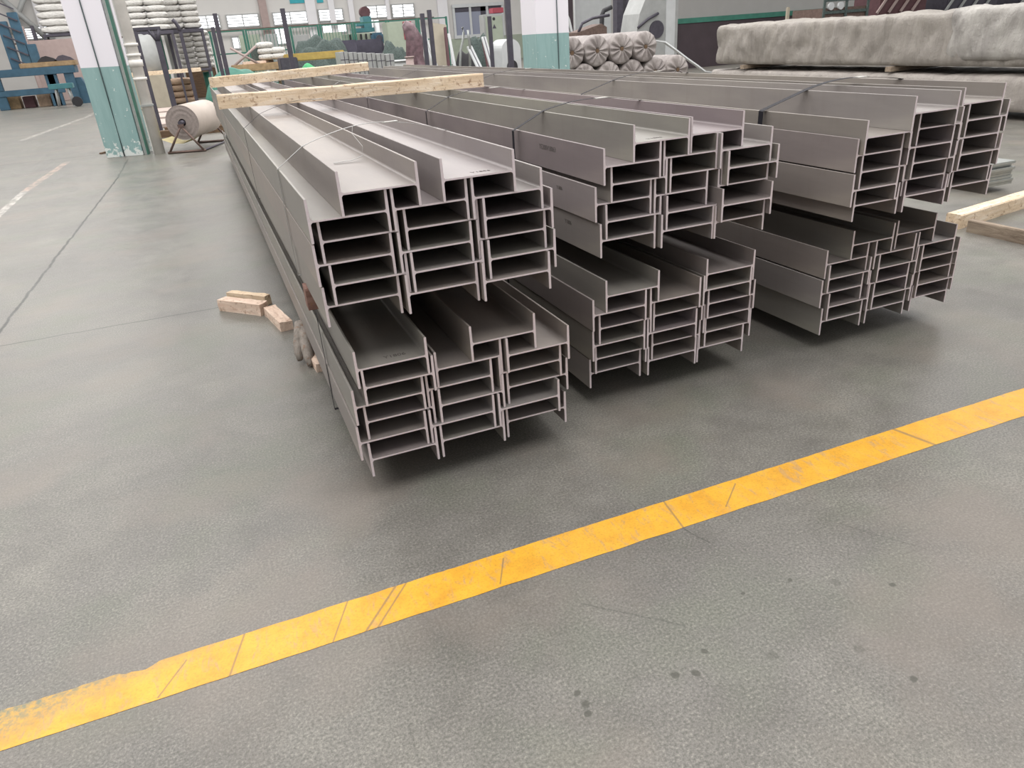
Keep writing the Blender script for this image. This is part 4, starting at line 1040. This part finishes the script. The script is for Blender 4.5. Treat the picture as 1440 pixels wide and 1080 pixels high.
slab('trim_14', place(612, 60, WALL_Y), place(735, 60, WALL_Y), WALL_Y - .2, WALL_Y, 0, zd, M['grey_green'])
r, x, zb, hh, wd = item('control_cabinet', 695, 90, 20, 28, 26, .5, 'grey_metal', 'grey control cabinet with small dark markings, beside the right column', 'cabinet', z0=0, bev=.02)
k_ = ppm(x, 26)
MB().box((0, -.255, hh - .62 * hh / 2.2), (wd * .88, .012, hh * .50)).build('door', M['grey_green'], r)
MB().cyl((.0, -.27, zat(x, 26, 27)), (0, -.262, zat(x, 26, 27)), .05, n=14).build('emblem', M['black'], r)
t = MB(); zc_ = zat(x, 26, 38)
t.prism([(-.07, zc_ - .05), (.07, zc_ - .05), (0, zc_ + .08)], 1, -.268, -.262); t.build('warning_mark', M['dark_steel'], r)
MB().box((.30 * wd, 0, hh + .10), (wd * .55, .4, .16), bev=.01).build('red_top_frame', M['red'], r)

# ---- behind the right column: doorway, wall panels, hooks
slab('door_1', place(788, 25, 40), place(806, 25, 40), 40, 40.15, 0, 6, M['dark_clad'])['kind'] = 'structure'
item('wall_board', 834, 70, -30, 56, 41, .2, 'white_metal', 'pale wall board between the right column and the dark posts', 'panel', z0=0, bev=.01)
t = MB()
for k, (x0, y0, x1, y1) in enumerate(((784, 0, 800, 42), (790, 4, 804, 44))):
    pass
for px_, lb in ((792, 'silver curved rib right of the right column, left one'), (797, 'silver curved rib right of the right column, right one')):
    t = MB(); f_ = PY(px_ + 8, 50, 30); t.tube([(f_.x, 30, 0), f_, PY(px_ + 3, 28, 30), PY(px_ - 4, 12, 30), PY(px_ - 12, 0, 30)], .06, 8)
    tag(t.build('silver_rib', M['white_metal']), lb, 'rib', 'silver ribs')
for px_, w_, lb in ((869, 9, 'dark upright above the rolls, left one'), (882, 9, 'dark upright above the rolls, right one')):
    item('machine_upright', px_, 60, -30, w_, 33, .4, 'dark_steel', lb, 'post', z0=0, group='dark uprights', bev=.01)
def hook(px, lb):
    t = MB(); Y = 27.0; f_ = PY(px, 46, Y)
    t.tube([(f_.x, Y, 0), f_, PY(px + .5, 22, Y), PY(px + 3, 15, Y), PY(px + 14, 10, Y)], [.09, .09, .09, .085, .08], 10)
    tag(t.build('hook_post', M['black']), lb, 'post', 'hooked posts')
hook(846, 'black post with a bent top above the rolls, left one'); hook(907, 'black post with a bent top above the rolls, right one')
# pale cab-like machine
Yw = 26.6; x0 = place(912, 40, Yw); k_ = ppm(x0, Yw)
r = empty('white_machine', (x0, Yw, 0), 0, 'large pale machine with a rounded front above the rolls', 'machine')
h0 = zat(x0, Yw, -22); w_ = 66 / k_
MB().prism([(-w_ / 2, 0), (-w_ / 2, h0 * .45), (-w_ * .42, h0 * .68), (-w_ * .25, h0 * .88), (0, h0 * .97), (w_ / 2, h0), (w_ / 2, 0)], 1, -.6, .6).build('shell', M['grey_metal'], r)
MB().prism([(w_ * .20, .2), (w_ * .42, .2), (w_ * .42, h0 * .9), (w_ * .20, h0 * .85)], 1, -.64, -.6).build('side_panel', M['white_metal'], r)
MB().cyl((-w_ * .02, -.66, zat(x0, Yw, 42)), (-w_ * .02, -.6, zat(x0, Yw, 42)), 11 / k_, n=26).build('wheel_arch', M['dark_steel'], r)
t = MB(); t.tube([(-w_ * .48, -.66, zat(x0, Yw, 38)), (-w_ * .25, -.68, zat(x0, Yw, 27)), (0, -.66, zat(x0, Yw, 20))], .05, 8); t.build('handrail', M['dark_steel'], r)
# low grey machine between the silver ribs and the hooked post
Yq = 25.2; x = place(828, 50, Yq); k_ = ppm(x, Yq); z1 = zat(x, Yq, 40); z2 = zat(x, Yq, 27)
r = empty('feed_machine', (x, Yq, 0), 0, 'low grey machine with an arched arm behind the wrapped rolls', 'machine')
MB().prism([(-24 / k_, 0), (-24 / k_, z1 - .1), (-8 / k_, z1), (12 / k_, z1 + .12), (20 / k_, z1), (20 / k_, 0)], 1, -.4, .4).build('body', M['rust_steel'], r)
MB().tube([(-22 / k_, -.3, z1 - .1), (-16 / k_, -.3, z2 - .12), (0, -.3, z2 + .02), (26 / k_, -.3, z2 + .08)], .05, 8).build('arched_arm', M['dark_steel'], r)

# ---- big wrapped rolls
def roll_mesh(R_, L):
    bm = bmesh.new(); n = 72; rings = []
    def ring(r_, y, amp, lobes=22):
        out = []
        for i in range(n):
            a = 2 * PI * i / n
            pl = math.sin(a * lobes / 2 * 1.0 + 1.3 * math.sin(a * 3)) * amp
            out.append(bm.verts.new((math.cos(a) * r_, y + pl, math.sin(a) * r_)))
        return out
    spec = [(R_ * .10, .05, .0), (R_ * .14, .015, .01), (R_ * .25, -.01, .022), (R_ * .45, -.012, .034), (R_ * .65, -.008, .036), (R_ * .82, .0, .030), (R_ * .95, .015, .018), (R_, .06, .0), (R_ * .995, .3, 0), (R_ * 1.005, .6, 0), (R_, L - .06, 0), (R_ * .95, L, 0), (R_ * .5, L + .01, 0), (R_ * .1, L, 0)]
    for r_, y, am in spec: rings.append(ring(r_, y, am))
    for A, B in zip(rings, rings[1:]):
        for i in range(n): bm.faces.new((A[i], A[(i + 1) % n], B[(i + 1) % n], B[i])).smooth = True
    bm.faces.new(rings[0][::-1]); bm.faces.new(rings[-1])
    for v in bm.verts: v.co += Vector((noise.noise(v.co * 5), 0, noise.noise(v.co * 5 + Vector((7, 0, 0))))) * .012
    bmesh.ops.recalc_face_normals(bm, faces=bm.faces)
    me = bpy.data.meshes.new('wrapped_roll'); bm.to_mesh(me); bm.free(); me.materials.append(M['roll_wrap']); return me
def hubm(R_):
    t = MB().cyl((0, .0, 0), (0, .09, 0), R_ * .13, n=18); me = t.mesh('core'); me.materials.append(M['dark_wood']); return me
RR = .455
ROLL = roll_mesh(RR, 1.6); HUB = hubm(RR)
th = math.radians(4.5); rdir = Vector((math.cos(th), math.sin(th), 0))     # direction of the row
P0 = PY(823, 98, 19.5); P0.z = 0
nrm = Vector((-rdir.y, rdir.x, 0))
def on_row(px, py):
    d = ray(px, py); t_ = P0.dot(nrm) / d.dot(nrm); v = d * t_; return v.x, v.y
bottoms = [on_row(p_, 97) for p_ in (789.5, 823, 856, 889, 922, 955)]
spc = sum(((Vector(bottoms[i + 1]) - Vector(bottoms[i])).length) for i in range(5)) / 5
RS = spc / 2 / RR * .995
b0 = Vector((bottoms[1][0], bottoms[1][1], 0))
idx = 0
def add_roll(pos, lab):
    r = link('wrapped_roll', ROLL, M['roll_wrap']); r.location = pos; r.rotation_euler = (0, random.uniform(0, 6), 0); r.scale = (RS, 1, RS)
    r.rotation_mode = 'XYZ'; r.matrix_world = Matrix.Translation(pos) @ Matrix.Rotation(th, 4, 'Z') @ Matrix.Rotation(PI / 2 * random.randint(0, 3), 4, 'Y') @ Matrix.Diagonal((RS, 1, RS, 1))
    h = link('core', HUB, M['dark_wood'], r); tag(r, lab, 'wrapped roll', 'wrapped rolls behind the beams')
for k in range(-1, 5):
    if k == -1: lb = 'wrapped roll, bottom row, partly hidden by the right column'
    else: lb = 'paper-wrapped roll with gathered end, bottom row, %s from left' % ['first visible', 'second', 'third', 'fourth', 'last'][k]
    add_roll(Vector((b0.x, b0.y, 0)) + rdir * (k * spc) + Vector((0, 0, RR * RS + .03)), lb)
rise = math.sqrt((2 * RR * RS) ** 2 - (spc / 2) ** 2) + .004
for k in range(4):
    add_roll(Vector((b0.x, b0.y, 0)) + rdir * ((k - .5) * spc) + Vector((0, -.02 * k, RR * RS + .03 + rise)), 'paper-wrapped roll with gathered end, top row, %s from left' % ['first', 'second', 'third', 'last'][k])
for k, s_ in enumerate((.25, 1.35)):
    p_ = Vector((b0.x, b0.y, 0)) + nrm * s_ - rdir * 1.6; q_ = p_ + rdir * (6.6 * spc)
    timber(p_.x, q_.x, p_.y, q_.y, 0, .14, .03, M['dark_wood'], 'timber bearer under the wrapped rolls, %s one' % ['front', 'rear'][k], 'timber bearer', 'timber_bearer')
# curved silver chute right of the rolls
t = MB(); Yq = 21.5
pts = [PY(921, 57, 23.6), PY(934, 59, 23.4), PY(948, 69, 23.1), PY(965, 82, 22.8), PY(978, 91, 22.6), PY(990, 100, 22.4)]
last = pts[-1]; pts.append(Vector((last.x + .55, last.y, .02)))
t.ribbon(pts, (.25, 1, .0), .30, .04)
tag(t.build('silver_chute', M['white_metal']), 'curved silver metal strip sloping down right of the wrapped rolls', 'metal strip')

# ---- loads seen over the wrapped bundle
x = place(1165, 20, 24); r = empty('pallet_crate', (x, 24, 0), 0, 'open crate with weathered slats behind the wrapped bundles', 'crate')
k_ = ppm(x, 24); hc = zat(x, 24, 0); cw = 76 / k_
MB().box((0, 0, hc / 2 - .1), (cw, 1.6, hc - .35), bev=.02).build('load', M['rust_steel'], r)
t = MB()
for z_ in (hc - .02, hc - .42, .1): t.box((0, -.83, z_), (cw + .05, .05, .10))
for i in range(3): t.box((-cw / 2 + cw * i / 2, -.85, hc / 2), (.09, .05, hc))
t.build('slats', M['mesh_green'], r)
for k in range(2): MB().cyl((-cw * .36 + k * cw * .22, -.9, hc - .22), (-cw * .36 + k * cw * .22, -.82, hc - .22), .13, n=18).build('reel', M['white_metal'], r)
for k, (px_, w_, mm, lb) in enumerate(((1250, 84, 'maroon', 'dark red-brown stacked load with slanting bars behind the wrapped bundles, left one'), (1345, 96, 'dark_steel', 'dark grey stacked load with slanting bars behind the wrapped bundles, middle one'), (1440, 90, 'dark_steel', 'dark grey stacked load with slanting bars behind the wrapped bundles, right one'))):
    Yl = 25.0; x = place(px_, 15, Yl); k2 = ppm(x, Yl); hc = zat(x, Yl, -26); cw = w_ / k2
    r = empty('bar_load', (x, Yl, 0), 0, lb, 'load', 'loads behind the wrapped bundles')
    MB().box((0, 0, hc / 2), (cw, 1.4, hc), bev=.03).build('load', M[mm], r)
    for i in range(4): MB().box((-cw / 2 + cw * (i + .5) / 4, -.76, hc - .5), (.09, .06, 1.6), (0, -.75 if False else .7, 0)).build('slanting_bar', M['pink_panel'] if k == 0 else M['grey_metal'], r)
item('short_stake', 1107, 26, 10, 4, 22, .12, 'beige_board', 'pale stake standing behind the far end of the wrapped bundle', 'stake', z0=0)
# low cable ends on the far floor right of the right bundle
t = MB(); t.tube([(9.3, 9.4, .03), (10.0, 9.2, .05), (10.8, 9.0, .03), (11.3, 8.9, .03)], .03, 8); tag(t.build('steel_rod', M['dark_steel']), 'dark rod lying on the floor in front of the wrapped bundles', 'rod')
# small debris
t = MB().box((0, 0, .015), (.16, .05, .03), jit=.01); o = t.build('wood_chip', M['dark_wood']); p_ = PZ(146, 216); o.location = (p_.x, p_.y, 0); o.rotation_euler = (0, 0, .8); tag(o, 'dark wood chip on the floor left of the left column', 'wood chip')
